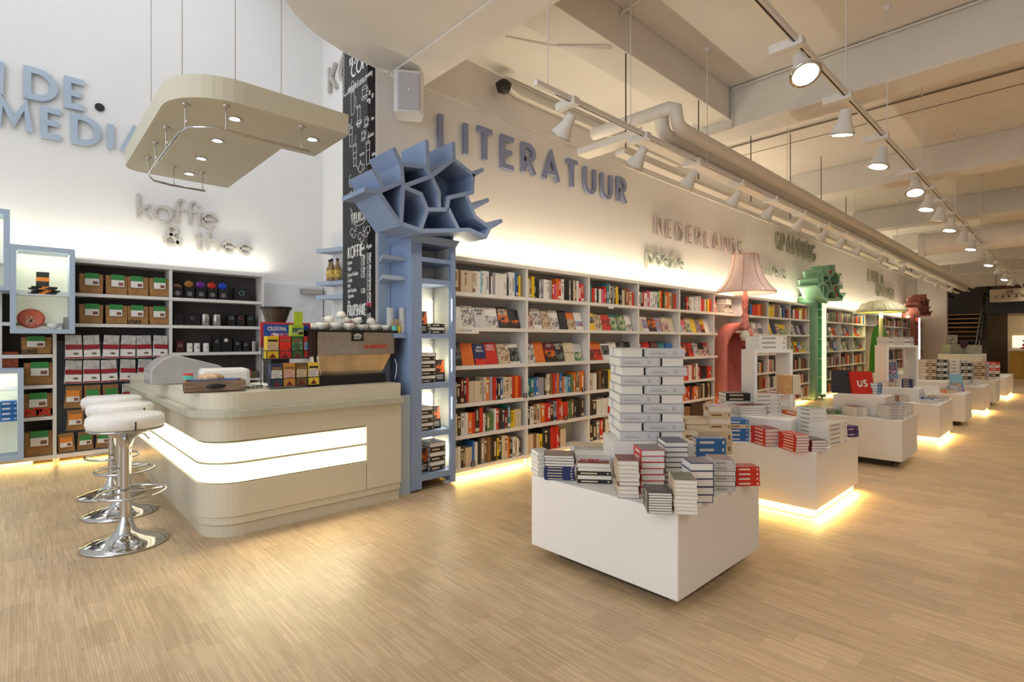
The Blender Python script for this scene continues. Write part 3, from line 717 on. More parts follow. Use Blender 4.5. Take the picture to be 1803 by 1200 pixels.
def lay(ch, side, loc, yaw, wd, dp, th, label, grp=None, name='stacked_book', white=True):
    c, p = flat(ch, side, white)
    o = bpy.data.objects.new(name, c); COL.objects.link(o); o.location = loc; o.rotation_euler = (0, 0, yaw); o.scale = (wd, dp, th)
    q = bpy.data.objects.new('page_block', p); COL.objects.link(q); q.parent = o
    return tag(o, label, 'book', grp)
ARTS = {
 'dusk': art_mat('cover_print_dusk', [(.10, .08, .12), (.30, .25, .30), (.45, .30, .15), (.12, .05, .04)]),
 'redblack': art_mat('cover_print_red_black', [(.02, .01, .01), (.35, .03, .03), (.03, .02, .02), (.5, .1, .06)]),
 'olive': art_mat('cover_print_olive', [(.10, .14, .07), (.17, .20, .12), (.12, .07, .01), (.08, .12, .07)], 5),
 'blackgrey': art_mat('cover_print_black_grey', [(.01, .01, .01), (.03, .03, .03), (.15, .15, .15), (.02, .02, .02)]),
 'lilac': art_mat('cover_print_lilac', [(.20, .17, .24), (.35, .26, .25), (.14, .11, .18), (.5, .42, .38)]),
 'slate': art_mat('cover_print_slate', [(.10, .10, .15), (.14, .14, .20), (.10, .10, .15), (.2, .18, .2)], 5),
 'bluew': art_mat('cover_print_blue_white', [(.01, .12, .40), (.02, .2, .5), (.6, .6, .6), (.01, .1, .3)], 8),
 'redw': art_mat('cover_print_red_white', [(.6, .02, .01), (.65, .03, .01), (.2, .01, .01), (.7, .6, .55)], 8),
 'sand': art_mat('cover_print_sand', [(.5, .38, .22), (.6, .5, .35), (.3, .18, .1), (.7, .65, .55)]),
 'fire': art_mat('cover_print_fire', [(.02, .01, .01), (.03, .015, .01), (.6, .12, .01), (.85, .45, .08)], 7),
 'sky': art_mat('cover_print_sky', [(.12, .3, .5), (.3, .45, .6), (.35, .1, .2), (.7, .7, .7)]),
 'jungle': art_mat('cover_print_green', [(.05, .12, .06), (.1, .25, .12), (.5, .5, .3), (.02, .05, .03)]),
 'photo': art_mat('cover_print_photo', [(.5, .48, .45), (.65, .62, .58), (.2, .18, .18), (.75, .72, .7)]),
 'rose': art_mat('cover_print_rose', [(.55, .3, .25), (.65, .45, .38), (.2, .1, .1), (.7, .62, .55)]),
}
def stack(p0, p1, ztop, depth, spec, desc, art=None, jit=.012, white=True, name='stacked_book', grp=None):
    """pile of books; p0 -> p1 is the lower front edge; spec lists the books bottom to top as colour + spine side"""
    p0, p1 = Vector(p0), Vector(p1)
    e = (p1 - p0); wd = e.length; e.normalize(); yaw = math.atan2(e.y, e.x); nrm = Vector((-e.y, e.x, 0))
    sp = spec.split(); n = len(sp); th = (ztop - p0.z) / n
    last = None
    for k, s in enumerate(sp):
        dy = random.uniform(-1, 1) * jit; off = nrm * random.uniform(0, 1) * jit * .5 + e * random.uniform(-.3, .3) * jit
        wj = wd * random.uniform(.985, 1.0)
        loc = p0 + off + Vector((0, 0, th * k))
        t = n - 1 - k
        pos = 'topmost' if t == 0 else ('lowest' if k == 0 else ORD[t] + ' from the top')
        last = lay(s[0], s[1], loc, yaw + dy, wj, depth, th * .985, '%s book, %s, pile %s' % (INK[s[0]][0], pos, desc), grp or 'books piled ' + desc, name, white)
    if art:
        q = MB().box(.03, .97, .03, .97, 1.0, 1.02).mesh('cover_print', ARTS[art])
        o = bpy.data.objects.new('cover_print', q); o.parent = last; COL.objects.link(o)
    return last
def zat(p, v):
    return EYE - (v - 600) * (p.x * FX + p.y * FY) / FPX
def pstack(u0, v0, u1, v1, vt, depth, spec, desc, z=.49, **k):
    p0, p1 = PZ(u0, v0, z), PZ(u1, v1, z)
    return stack(p0, p1, zat(p0, vt), depth, spec, desc, **k)

# ---------------------------------------------------------------- low tables
TZT = .49
def table(n, x0, x1, y0, y1, glow, desc, riser=None, foot=.07):
    t = empty('display_table', ((x0 + x1) / 2, (y0 + y1) / 2, 0), desc, 'display table', 'low white book tables')
    MB().box(x0, x1, y0, y1, foot, TZT).build('block', WHITE, t, bevel=.006)
    if glow:
        MB().box(x0 + .03, x1 - .03, y0 + .03, y1 - .03, .012, foot).build('lit_plinth', YGLOW, t)
        MB().box(x0 + .10, x1 - .10, y0 + .10, y1 - .10, 0, .02).build('base', WHITE, t)
        for (lx, ly, sx, sy) in (((x0 + x1) / 2, y0 + .01, x1 - x0, .02), (x0 + .01, (y0 + y1) / 2, .02, y1 - y0)):
            l = area('plinth_light', (lx, ly, foot - .006), sx, sy, 3.4 * max(sx, sy), YEL)
    else:
        MB().box(x0 + .12, x1 - .12, y0 + .12, y1 - .12, 0, foot).build('base', BLACK, t)
    if riser:
        rx0, rx1, ry0, ry1, rz = riser
        MB().box(rx0, rx1, ry0, ry1, TZT, rz).build('riser', WHITE, t, bevel=.004)
    return t
ra, rb = PZ(1079, 777, .72), PZ(1226, 783, .72)
table(1, 2.26, 3.2, 1.27, 2.24, False, 'low white table carrying the tall tower of white dictionaries', None)
_e, _f = Vector((RX, RY, 0)), Vector((FX, FY, 0)); _c = PZ(1079, 778, .70); _c.z = TZT
_q = [_c, _c + _e * .485, _c + _e * .485 + _f * .34, _c + _f * .34]
_rt = [o for o in bpy.data.objects if o.name == 'display_table'][0]
MB().hull8(_q, [p + Vector((0, 0, .21)) for p in _q]).build('riser', WHITE, _rt, bevel=.004)
table(2, 4.21, 5.3, 1.27, 2.3, True, 'low white table with glowing plinth and an open frame on it, second in the row', (4.5, 5.1, 1.55, 2.15, .66))
table(3, 6.52, 7.29, 1.18, 2.1, False, 'low white table with a dark base and the upright red book', (6.7, 7.15, 1.36, 1.85, .70))
table(4, 8.5, 9.56, 1.15, 2.1, True, 'low white glowing-plinth table, fourth in the row, with the farther open frame', (8.75, 9.3, 1.4, 1.95, .66))
table(5, 10.45, 11.2, 1.11, 2.1, False, 'low white table with dark base, fifth in the row', (10.6, 11.0, 1.35, 1.8, .66))
table(6, 12.4, 13.3, 1.06, 2.0, True, 'low white table with glowing plinth, sixth in the row', (12.6, 13.1, 1.3, 1.7, .66))
table(7, 14.2, 15.0, 1.04, 2.0, False, 'low white table with dark base, seventh in the row')
table(8, 16.1, 17.9, 1.0, 2.0, True, 'low white table with glowing plinth, farthest in the row')

# piles on the first table
pstack(958.3, 844.3, 1012.5, 846, 801, .15, 'nf nf nf nf nf kr kr kr kr', 'with navy spines, left corner, first table', art='dusk')
pstack(947, 838, 970, 836, 796, .12, 'sr sr sr sr sr sr', 'behind the navy-spined pile', z=.49)
pstack(1016, 850, 1077, 852, 815, .15, 'kf cb kf cb cb', 'with black spine bands, first table', art='redblack')
pstack(1011, 817, 1072, 819, 790, .14, 'sf sl', 'beside the red PATRICK title', art='photo')
PATR = pstack(1003, 812, 1066, 814, 784, .14, 'cb cb', 'behind the red PATRICK title', z=.49)
p0 = PZ(1003, 784 + 0, .59)
stack(PZ(1001, 783, .62), PZ(1066, 785, .62), zat(PZ(1001, 783, .62), 755), .14, 'cr cr', 'resting on top of the cream books behind the PATRICK books', art='rose') if False else None
pstack(1088, 877, 1126.5, 878, 811, .17, 'mr cl cl ml cl cl cl cl cl', 'with dark red cover print, first table', art='redblack')
pstack(1128.5, 868, 1171, 868, 792, .17, 'rl rl rl rl rl rl rl', 'just before the tower riser', art='lilac')
pstack(1172, 858, 1212, 858, 778, .17, 'kb kb kb kb kb kb kb kb kb', 'of black hardbacks right of the tower', art='slate', jit=.004)
pstack(1140.6, 903.5, 1184.5, 905, 867, .15, 'kl kl kl kl kl kl kl kl', 'of thin black books, nearest table corner', art='blackgrey', jit=.003)
pstack(1187, 905, 1229.5, 907, 845, .17, 'cl cl cl cl cl cl cl cl cl', 'with olive top cover, first table', art='olive')
pstack(1217, 885, 1257, 885, 815, .15, 'nr nr nr nr nr', 'with slate top cover, first table', art='slate', jit=.006)
pstack(1257, 865, 1296, 866, 810, .16, 'sf kr sf kr sf sf', 'with silver spines, first table', art='lilac', jit=.006)
pstack(1296, 855.5, 1338, 855, 822, .09, 'rf rf rf rf', 'of red books overhanging the first table', art='redw', jit=.004)
pstack(1227, 812, 1280, 812, 772, .10, 'bf bf bf', 'of bright blue books by the tower', art='bluew')
pstack(1230, 801, 1290, 800, 760, .13, 'cf cf', 'behind the bright blue books', art='sand')
# PATRICK lettering lies on the cover behind the black-banded pile
pt = PATR
m = MB(); a_ = PZ(1025, 800, .598)
# tower of dictionaries on the riser
SPW = mat('dictionary_jacket', (.62, .62, .63), .45, var=.03, scale=40)
HOL = mat('dictionary_hollow_shade', (.01, .01, .01), .8, var=.0)  # black fill standing for shade in the hollow behind the spine
def dict_meshes():
    m = MB(); a = .06          # unit x = spine length, y = width from the spine, z = thickness; spine towards -y
    m.box(0, 1, 0.0, 1, 0, a); m.box(0, 1, 0, 1, 1 - a, 1)
    prof = [(.0, -.03, .12), (.0, -.05, .5)]
    for z0, z1, yy in ((a, .3, -.03), (.3, .7, -.05), (.7, 1 - a, -.03)): m.box(0, 1, yy, .02, z0, z1)
    m.box(.10, .52, -.053, -.05, .36, .44, 1); m.box(.14, .4, -.053, -.05, .56, .60, 1)
    for k in range(4): m.box(.70 + .022 * k, .708 + .022 * k, -.053, -.05, .3, .7, 1)
    m.box(.93, .95, -.053, -.05, .48, .55, 1)
    cov = m.mesh('jacket', [SPW, CM['e']])
    p = MB(); p.box(.02, .98, .10, .97, a, 1 - a); p.box(.015, .985, .02, .10, a, 1 - a, 1)
    return cov, p.mesh('page_block', [PAGESW, HOL])
DC, DP = dict_meshes()
tb = PZ(1091, 775.5, .70)
ev = Vector((RX, RY, 0)); fv = Vector((FX, FY, 0)); yaw0 = math.atan2(RY, RX)
TOT = 114 * (tb.x * FX + tb.y * FY) / FPX; DL, DW, DT = TOT * .60, TOT * .385, .0
DT = 16.3 * (tb.x * FX + tb.y * FY) / FPX
def dict_book(px, py, turn, k, label):
    """px, py: position of the book's own corner across / away from the front-left corner of layer k"""
    o = bpy.data.objects.new('dictionary', DC); COL.objects.link(o)
    o.location = tb + Vector((0, 0, DT * k)) + ev * (px + SH[k]) + fv * py
    o.rotation_euler = (0, 0, yaw0 + R_(turn) + random.uniform(-.012, .012)); o.scale = (DL, DW * .97, DT * .96)
    q = bpy.data.objects.new('page_block', DP); COL.objects.link(q); q.parent = o
    tag(o, label, 'book', 'white dictionaries of the tower')
SH = [.0, -.002, .002, -.004, .0, .003, .006, .010, .004, .002]
for k in range(10):
    lay_ = '%s layer from the %s' % (ORD[k] if k < 5 else ORD[9 - k], 'bottom' if k < 5 else 'top')
    if k % 2 == 0:
        dict_book(0, 0, 0, k, 'white dictionary, spine outwards, tower left half, %s' % lay_)
        dict_book(TOT - DW, DL, -90, k, 'white dictionary, pages outwards, tower right half, %s' % lay_)
        dict_book(DW, DW + .004, 90, k, 'white dictionary behind, at the tower rear left, %s' % lay_)
    else:
        dict_book(TOT - DL, 0, 0, k, 'white dictionary, spine outwards, tower right half, %s' % lay_)
        dict_book(DW, 0, 90, k, 'white dictionary, pages outwards, tower left half, %s' % lay_)
        dict_book(0, DL + .004, 0, k, 'white dictionary behind, at the tower rear left, %s' % lay_)
# tiny lettering on the PATRICK cover
def word_on(obj, s, a, z, h, wt, mname, rot=0):
    pass
pl = PZ(1027, 816.5, .49)
w_ = empty('patrick_book', PZ(1023, 816, .585), 'silver grey book with PATRICK in red letters lying behind the black-banded pile', 'book')
b0 = w_.location
m = MB(); hz = [b0 + ev * -.03, b0 + ev * .17, b0 + ev * .17 + fv * .10, b0 + ev * -.03 + fv * .10]
m.hull8([q for q in hz], [q + Vector((0, 0, .03)) for q in hz]); m.build('cover', CM['s'], w_, bevel=.001)
m = MB(); glyphs(m, 'PATRICK', b0 + ev * .0 - fv * .001 + Vector((0, 0, .005)), ev, ZV, -fv, .022, .005, .001, .006, .8); m.build('title', mat('red_print', (.55, .04, .03), .5), w_)

# piles on the second table (z .49), and on its riser
pstack(1280, 776, 1319, 776.5, 739, .19, 'bf bf bf cf bf', 'with blue spine labels, second table', white=False, jit=.008)
pstack(1348, 786, 1373.8, 785.3, 755, .19, 'rl rl rl rl rl', 'of dark red hardbacks, second table', art='redblack', white=True)
pstack(1376, 776, 1400, 775, 749, .17, 'nl nl', 'of blue hardbacks behind the red ones', art='slate') if False else pstack(1374, 768, 1400, 767, 747, .17, 'bl bl bl', 'of blue hardbacks, second table', art='slate')
pstack(1402, 796, 1425.8, 795, 766, .19, 'rl rl rl rl rl rl', 'of scarlet books, second table front corner', art='redw')
pstack(1404, 768, 1430.5, 767, 725, .18, 'ol ol ol ol ol ol', 'with orange spines, second table', art='sand')
pstack(1430.5, 780, 1456.5, 779, 719, .18, 'wl wl wl wl wl wl wl wl', 'tall and white, second table front', art='jungle')
pstack(1429, 795.5, 1457, 795, 775, .16, 'ml ml ml ml', 'of thin maroon books, second table', art='blackgrey')
pstack(1459, 786, 1493, 778, 746, .15, 'wf wf wf wf wf', 'of thin white books, second table edge', art='photo')
pstack(1493, 770, 1513, 768.5, 751, .10, 'uf uf', 'of dark purple spines, second table')
pstack(1248, 776, 1288, 777, 715, .2, 'cf cl cf cl cf cl', 'with sky-blue cover print, second table', art='sky')
pstack(1207, 775, 1254, 776, 737, .2, 'df cl dl cl', 'brown and cream, left of second table', art='sand', white=False)
zr = .66
pstack(1279, 726, 1330, 726, 692, .18, 'kl kl wl kf kf', 'of black books, second table riser', z=zr, art='blackgrey')
pstack(1304, 732, 1351, 731, 714, .16, 'er er er er', 'of thin grey books, second riser', z=zr, art='redblack')
pstack(1328, 728, 1376, 728, 694, .18, 'wf wf wf wf wf', 'in the middle of the second riser', z=zr, art='rose')
pstack(1376, 727, 1402, 726, 690, .18, 'pl wl wl wl pl wl', 'of white and pink books, second riser', z=zr, art='rose')
# crates / boxed sets
for k, (u0, u1, nm) in enumerate(((1392, 1407, 'left'), (1408, 1422, 'right'))):
    a, b_ = PZ(u0 - 12, 694, .852), PZ(u1 - 12, 694, .852)
    m = MB(); m.hull8([a, b_, b_ + fv * .12, a + fv * .12], [q + Vector((0, 0, .16)) for q in (a, b_, b_ + fv * .12, a + fv * .12)])
    tag(m.build('boxed_book_set', wood_mat('tan_box', (.50, .27, .10), (.62, .37, .16)) if k == 0 else CM['c']), 'tan boxed set standing behind the white books, the %s' % ('broader plain one' if k == 0 else 'paler one with a light stripe'), 'book')

# random piles for the farther tables
PAL = 'wcwskrnwcbmdevgwowpt'
def scatter(x0, x1, y0, y1, z, nx, ny, desc, hmax=.16, rowname=('in front row', 'in middle row', 'in back row')):
    for j in range(ny):
        for i in range(nx):
            cx = x0 + (x1 - x0) * (i + .5) / nx; cyy = y0 + (y1 - y0) * (j + .5) / ny
            n = random.randint(2, 5); th = random.uniform(.018, .032); c = random.choice(PAL); sd = random.choice('fllfr')
            w_, d_ = .15, .2
            yw = yaw0 + random.choice((0, 0, .1, -.1, .7))
            e = Vector((math.cos(yw), math.sin(yw), 0)); nn = Vector((-e.y, e.x, 0))
            p = Vector((cx, cyy, z)) - e * w_ / 2 - nn * d_ / 2
            stack(p, p + e * w_, z + min(hmax, th * n), d_, ' '.join(c + sd for _ in range(n)), '%s %s, %s' % (ORD[i], rowname[j], desc), art=random.choice(list(ARTS)))
scatter(6.55, 7.25, 1.2, 1.42, TZT, 3, 1, 'third table aisle side', .15)
scatter(6.56, 6.72, 1.5, 2.0, TZT, 1, 2, 'third table left edge', .14)
scatter(7.0, 7.25, 1.45, 2.0, .70, 1, 2, 'third table riser', .14)
scatter(8.52, 9.5, 1.17, 1.4, TZT, 4, 1, 'fourth table', .17)
scatter(8.52, 8.75, 1.45, 2.05, TZT, 1, 2, 'fourth table left edge', .2)
scatter(8.8, 9.05, 1.5, 1.9, .66, 1, 2, 'fourth table riser', .12)
scatter(10.47, 11.15, 1.13, 2.0, TZT, 3, 2, 'fifth table', .22)
scatter(12.45, 13.25, 1.08, 1.9, TZT, 2, 2, 'sixth table', .3)
scatter(14.25, 14.95, 1.08, 1.9, TZT, 2, 2, 'seventh table', .3)
scatter(16.2, 17.8, 1.05, 1.9, TZT, 3, 1, 'farthest table', .3)
for k, (u, spec) in enumerate(((1640, 'df cf df cf df cf'), (1660, 'kf wf kf wf kf wf kf'), (1682, 'wf wf wf wf wf wf'), (1703, 'kf wf kf wf kf wf'), (1727, 'cf df cf df cf'), (1752, 'wf kf wf rf wf rf'))):
    pstack(u - 9, 668, u + 9, 668, 633 + (4 if k > 3 else 0), .25, spec, 'the tall %s heap, back' % ['tan', 'black and white', 'plain white', 'second black and white', 'tan and cream', 'red and white'][k], z=.66)
tag(MB().box(12.5, 15.6, 2.05, 2.75, 0, .66).build('back_display_block', WHITE, bevel=.005), 'long low white block behind the sixth and seventh tables carrying tall book heaps', 'display table')

def leaning_book(loc, yaw, wd, ht, th, tilt, ch, artm, label, cat='book', grp=None, name='display_book', title=None, tcol=None, tsize=None):
    """book standing face out, leaning back. local: x across, z up, cover towards -y"""
    m = MB(); m.box(-wd / 2, wd / 2, 0, .002, 0, ht); m.box(-wd / 2, wd / 2, th - .002, th, 0, ht); m.box(-wd / 2, -wd / 2 + .002, 0, th, 0, ht)
    m.box(-wd / 2 + .002, wd / 2 - .003, .002, th - .002, .003, ht - .003, 1)
    o = bpy.data.objects.new(name, m.mesh(name, [CM[ch], PAGES])); COL.objects.link(o); tag(o, label, cat, grp)
    o.location = loc; o.rotation_euler = Matrix.Rotation(yaw, 4, 'Z').__matmul__(Matrix.Rotation(-tilt, 4, 'X')).to_euler()
    if artm:
        f0, f1 = artm[1], artm[2]
        q = bpy.data.objects.new('cover_print', MB().box(-wd * .46, wd * .46, -.0008, 0, ht * f0, ht * f1).mesh('cover_print', ARTS[artm[0]])); q.parent = o; COL.objects.link(q)
    if title:
        mb = MB(); zt = ht * (.80 if not tsize else .34)
        for s in title:
            hh = tsize or ht * .12; nat = sum(G[c][0] * hh * .8 for c in s) + .2 * hh * (len(s) - 1); k = min(1, wd * .86 / nat)
            glyphs(mb, s, Vector((-nat * k / 2, -.0012, zt)), XV, ZV, -YV, hh * min(1, k * 1.2), hh * .16 * k ** .5, .0008, .2 * hh * k, .8 * k / min(1, k * 1.2)); zt -= hh * 1.35
        q = bpy.data.objects.new('title', mb.mesh('title', CM[tcol or 'w'])); q.parent = o; COL.objects.link(q)
    return o
us = PZ(1532, 684, .70); us = Vector((6.98, 1.62, .70))
leaning_book(us, yaw0 - .1, .24, .26, .03, .22, 'r', None, 'big red book with white handwritten title standing on the third table', title=['us'], tcol='w', tsize=.11)
leaning_book(us + Vector((-.06, .2, 0)), yaw0 - .5, .2, .27, .02, .2, 'k', None, 'black book standing right behind the big red one')
leaning_book(Vector((9.15, 1.3, TZT)), yaw0, .22, .2, .02, .25, 'w', None, 'blank white card standing on the fourth table')
leaning_book(Vector((11.0, 1.25, TZT)), yaw0, .2, .28, .02, .2, 'a', ('sky', .0, .5), 'pale blue book standing at the end of the fifth table')

# open display frames with three white books on top
def frame(cx, cyy, z, wd, dp, ht, label, yaw=0):
    o = empty('open_cube_stand', (cx, cyy, z), label, 'display frame', 'open white frames on the tables')
    t = .028
    m = MB(); m.box(cx - wd / 2, cx - wd / 2 + t, cyy - dp / 2, cyy + dp / 2, z, z + ht); m.build('side_panel', WHITE, o, bevel=.002)
    m = MB(); m.box(cx + wd / 2 - t, cx + wd / 2, cyy - dp / 2, cyy + dp / 2, z, z + ht); m.build('side_panel', WHITE, o, bevel=.002)
    m = MB(); m.box(cx - wd / 2, cx + wd / 2, cyy - dp / 2, cyy + dp / 2, z + ht, z + ht + t); m.build('top_panel', WHITE, o, bevel=.002)
    m = MB(); m.box(cx - wd / 2, cx + wd / 2, cyy - dp / 2, cyy + dp / 2, z - .0, z + .012); m.build('bottom_panel', WHITE, o)
    o.rotation_euler = (0, 0, yaw)
    return o
frame(4.95, 1.90, .66, .36, .22, .535, 'open white frame standing on the second table under three white books', R_(-38))
frame(9.12, 1.72, .66, .42, .28, .55, 'open white frame standing on the fourth table, the farther one', R_(-48))
q0 = Vector((4.95, 1.90, 1.224)); e_ = Vector((math.cos(R_(-32)), math.sin(R_(-32)), 0)); n_ = Vector((-e_.y, e_.x, 0))
stack(q0 - e_ * .14 - n_ * .09, q0 + e_ * .14 - n_ * .09, 1.345, .2, 'wf wf wf', 'topping the open frame, second table', jit=.02)
q0 = Vector((9.12, 1.72, 1.24))
stack(q0 - e_ * .2 - n_ * .09, q0 + e_ * .2 - n_ * .09, 1.36, .22, 'wf ef wf ef', 'topping the farther open frame', jit=.03)
o = leaning_book(Vector((9.12, 1.78, .68)), yaw0, .26, .34, .02, .2, 'w', ('sky', .05, .95), 'poster-like book with a bridge picture inside the farther frame')

# ---------------------------------------------------------------- bookcases along the long wall
POSTS1 = [2.90, 3.90, 4.94, 5.98, 7.05, 8.14]
POSTS2 = [9.20, 10.32, 11.46, 12.60]
POSTS3 = [13.5, 14.84, 15.92, 17.13]
POSTS4 = [18.37, 19.47, 20.6, 21.85, 23.05]
POSTS5 = [24.35, 25.4]
LV = [.068, .375, .675, 1.03, 1.395, 1.725, 2.055]      # undersides of the boards
TB = .035
BAYN = ['bay next to the blue tree', 'second bay past the blue tree', 'third bay past the blue tree', 'bay behind the dictionary tower', 'bay left of the pink chair',
        'bay right of the pink chair', 'second bay past the pink chair', 'bay left of the green tree', 'bay right of the green tree', 'second bay past the green tree', 'bay left of the green cactus',
        'bay right of the green cactus', 'second bay past the cactus', 'third bay past the cactus', 'bay left of the pink tree', 'last bay past the pink tree']
ROWN = ['bottom', 'fifth', 'fourth', 'third', 'second', 'top']
BAYS = []
for P_ in (POSTS1, POSTS2, POSTS3, POSTS4, POSTS5):
    for i in range(len(P_) - 1): BAYS.append((P_[i], P_[i + 1], P_ is not POSTS1 or True, i == 0, i == len(P_) - 2))
proto_case = {}
for bi, (xa, xb, _, first, last_) in enumerate(BAYS):
    t = empty('bookcase', ((xa + xb) / 2, 4.05, 0), 'white bookcase unit, %s' % BAYN[bi], 'bookcase', 'bookcases along the long wall')
    for s_, xx in ((0, xa), (1, xb)):
        wd = .014
        MB().box(xx - (0 if s_ == 0 else wd), xx + (wd if s_ == 0 else 0), FB, 4.19, .06, LV[6] + TB).build('side_panel', SHELF, t)
    for k, z in enumerate(LV):
        MB().box(xa + .001, xb - .001, FB - .01, 4.18, z, z + TB).build('top_board' if k == 6 else 'shelf', SHELF, t)
    MB().box(xa, xb, 4.175, 4.195, .06, LV[6]).build('back_panel', SHBACK, t)
    MB().box(xa + .05, xa + .09, 3.99, 4.03, 0, .068).build('foot', LAMPW, t)
    MB().box(xa, xb, 4.10, 4.12, 0, .068).build('plinth', SHELF, t)

SPEC = {
 (0, 5): 'ecdcccccwwawwwkwlwwwwkwwbny', (0, 2): 'bekmkrcccccvcolrnkbccccror', (0, 1): 'cckwworkrwkggwrknmtyycc', (0, 0): 'wwwwkdccbwkeddkkykccokwcwk',
 (1, 5): 'cdykkevwwerporwkkekcdwrr', (1, 2): 'ttbbvvkwcdrboboaabggodcoo', (1, 1): 'kwdccorrkvrrorrggdkkkk', (1, 0): 'ccdcykkkrrrkcc',
 (2, 5): 'trwkwprtekekykkcddrcr', (2, 2): 'cwkdkkykkwkwvkc', (2, 1): 'kkwwrkkwkkc', (2, 0): 'kkerkw',
 (3, 5): 'wkrwpwwwtyrkgoocdr', (4, 5): 'kkkkrkwwwawwvwrrckyyr', (4, 2): 'roorwrdwpmkkrr', (4, 1): 'cworrkroodkckkck', (4, 0): 'ddkkc',
 (5, 5): 'wckkbrrordd', (6, 5): 'yyycddewkbnkr', (7, 5): 'kkwprrwwydrcd'}
ind_count = 0
restv = {}
def add_rest(ch, x, y, z, t_, d_, h_):
    restv.setdefault(ch, []).append((x, y, z, t_, d_, h_))
for bi, (xa, xb, *_r) in enumerate(BAYS):
    for row in (0, 1, 2, 5):
        z = LV[row] + TB; gap = LV[row + 1] - z
        s = SPEC.get((bi, row)) or ''.join(random.choice('cwkdrkeoncrbmgwk') for _ in range(random.randint(17, 24)))
        s = s.replace('l', 'v').replace('K', 'k')
        full = {(1, 0): .62, (2, 0): .4}.get((bi, row), .95)
        X0, X1 = xa + .02, xa + .02 + (xb - xa - .05) * full
        ws = [random.uniform(.6, 1.35) for _ in s]; k_ = (X1 - X0) / sum(ws); x = X0
        hb_ = random.uniform(.19, .21)
        runs = 0
        for i, ch in enumerate(s):
            if i and s[i - 1] != ch and random.random() < .5: hb_ = random.uniform(.175, min(.25, gap - .02))
            h_ = hb_ + random.uniform(-.004, .004); t_ = ws[i] * k_ * .97; d_ = random.uniform(.13, .16); yy = FB + .01 + random.uniform(0, .012)
            if ind_count < 298 and bi < 5 and not (bi == 3 and row != 5) and not (bi == 4 and row == 0):
                o = bpy.data.objects.new('book', upright(ch, random.choice((0, 1, 2, 3, 4, 4, 4, 4)))); COL.objects.link(o)
                o.location = (x, yy, z); o.scale = (t_, d_, h_)
                tag(o, '%s book, %s from left, %s shelf, %s' % (INK[ch][0], ORD[i], ROWN[row], BAYN[bi]), 'book', 'books on the long-wall shelves')
                ind_count += 1
            else:
                add_rest(ch, x, yy, z, t_, d_, h_)
            x += ws[i] * k_
# remaining far books: one uncounted mass
m = MB(); keys = sorted(restv); mats_ = [CM[k] for k in keys] + [PAGES]
for mi, k in enumerate(keys):
    for x, y, z, t_, d_, h_ in restv[k]:
        m.box(x, x + t_, y, y + d_, z, z + h_, mi); m.box(x + t_ * .12, x + t_ * .88, y + .004, y + d_ + .001, z + .004, z + h_ + .0005, len(keys))
o = m.build('far_shelf_books', mats_); o['kind'] = 'stuff'; o['label'] = 'close rows of mixed-colour books on the farther shelves of the long wall'; o['category'] = 'books'

# face-out books: (colour, print, from, to, title, title colour, width, height)
FACE = {
 (0, 4): [('w', None), ('w', ('photo', .05, .9)), ('s', None, ['MARTIN', 'AMIS'], 'k'), ('w', ('photo', 0, .6)), ('k', ('fire', .0, .95), ['JEFFREY', 'ARCHER'], 'c'), ('k', ('fire', 0, .45))],
 (0, 3): [('k', ('blackgrey', .3, .9)), ('o', None), ('n', ('redw', 0, .3), ['salsa', 'blanca'], 'w'), ('r', None, ['HUGO', 'VLEKTE'], 'w'), ('c', ('sand', 0, 1)), ('w', ('blackgrey', .1, .8))],
 (1, 4): [('c', ('rose', 0, 1)), ('w', ('photo', .2, .8)), ('c', ('sand', 0, 1)), ('w', ('photo', 0, .6)), ('k', None), ('o', ('sand', .0, .6)), ('w', ('sky', .2, .5))],
 (1, 3): [('c', ('photo', 0, 1)), ('o', None), ('m', ('fire', 0, .6), ['ECO'], 'w'), ('k', ('blackgrey', 0, .5), ['UMBERTO', 'EGO'], 'w'), ('c', ('sand', .4, .5)), ('s', ('jungle', 0, .5))],
 (2, 4): [('y', ('blackgrey', .4, .8)), ('o', ('sand', 0, 1)), ('r', ('redw', .3, .7)), ('t', ('jungle', 0, .8)), ('g', ('jungle', 0, .9)), ('w', ('photo', 0, .4))],
 (2, 3): [('o', ('redblack', 0, .6)), ('o', ('redw', 0, .6)), ('w', ('blackgrey', .3, .9)), ('w', None), ('k', ('blackgrey', 0, 1)), ('k', None)],
 (3, 4): [('c', None), ('w', ('sky', .2, .8)), ('d', ('fire', 0, .9)), ('p', ('sky', 0, 1)), ('c', ('rose', 0, .6)), ('c', None)],
 (3, 3): [('b', ('sky', 0, 1)), ('r', None), ('k', ('redblack', 0, 1)), ('t', None), ('b', None)],
 (4, 4): [('a', None), ('p', ('rose', 0, .5)), ('c', ('jungle', 0, .7)), ('y', None), ('k', ('lilac', 0, 1)), ('y', ('fire', 0, .6)), ('w', None)],
 (4, 3): [('c', None), ('r', ('fire', 0, .9)), ('k', ('redw', 0, 1)), ('w', ('photo', 0, 1)), ('k', ('rose', 0, .5)), ('r', ('rose', 0, .8))],
 (5, 4): [('r', ('redw', 0, 1)), ('w', ('photo', 0, .6)), ('w', ('rose', 0, .5)), ('s', ('slate', 0, .5))],
 (6, 4): [('s', ('slate', 0, .9)), ('y', None), ('n', None), ('w', ('rose', 0, .8)), ('y', ('jungle', 0, .6)), ('y', ('jungle', 0, .5))],
 (7, 4): [('w', ('blackgrey', 0, .6)), ('w', ('photo', 0, .8)), ('v', None), ('k', ('blackgrey', .2, .6))],
}
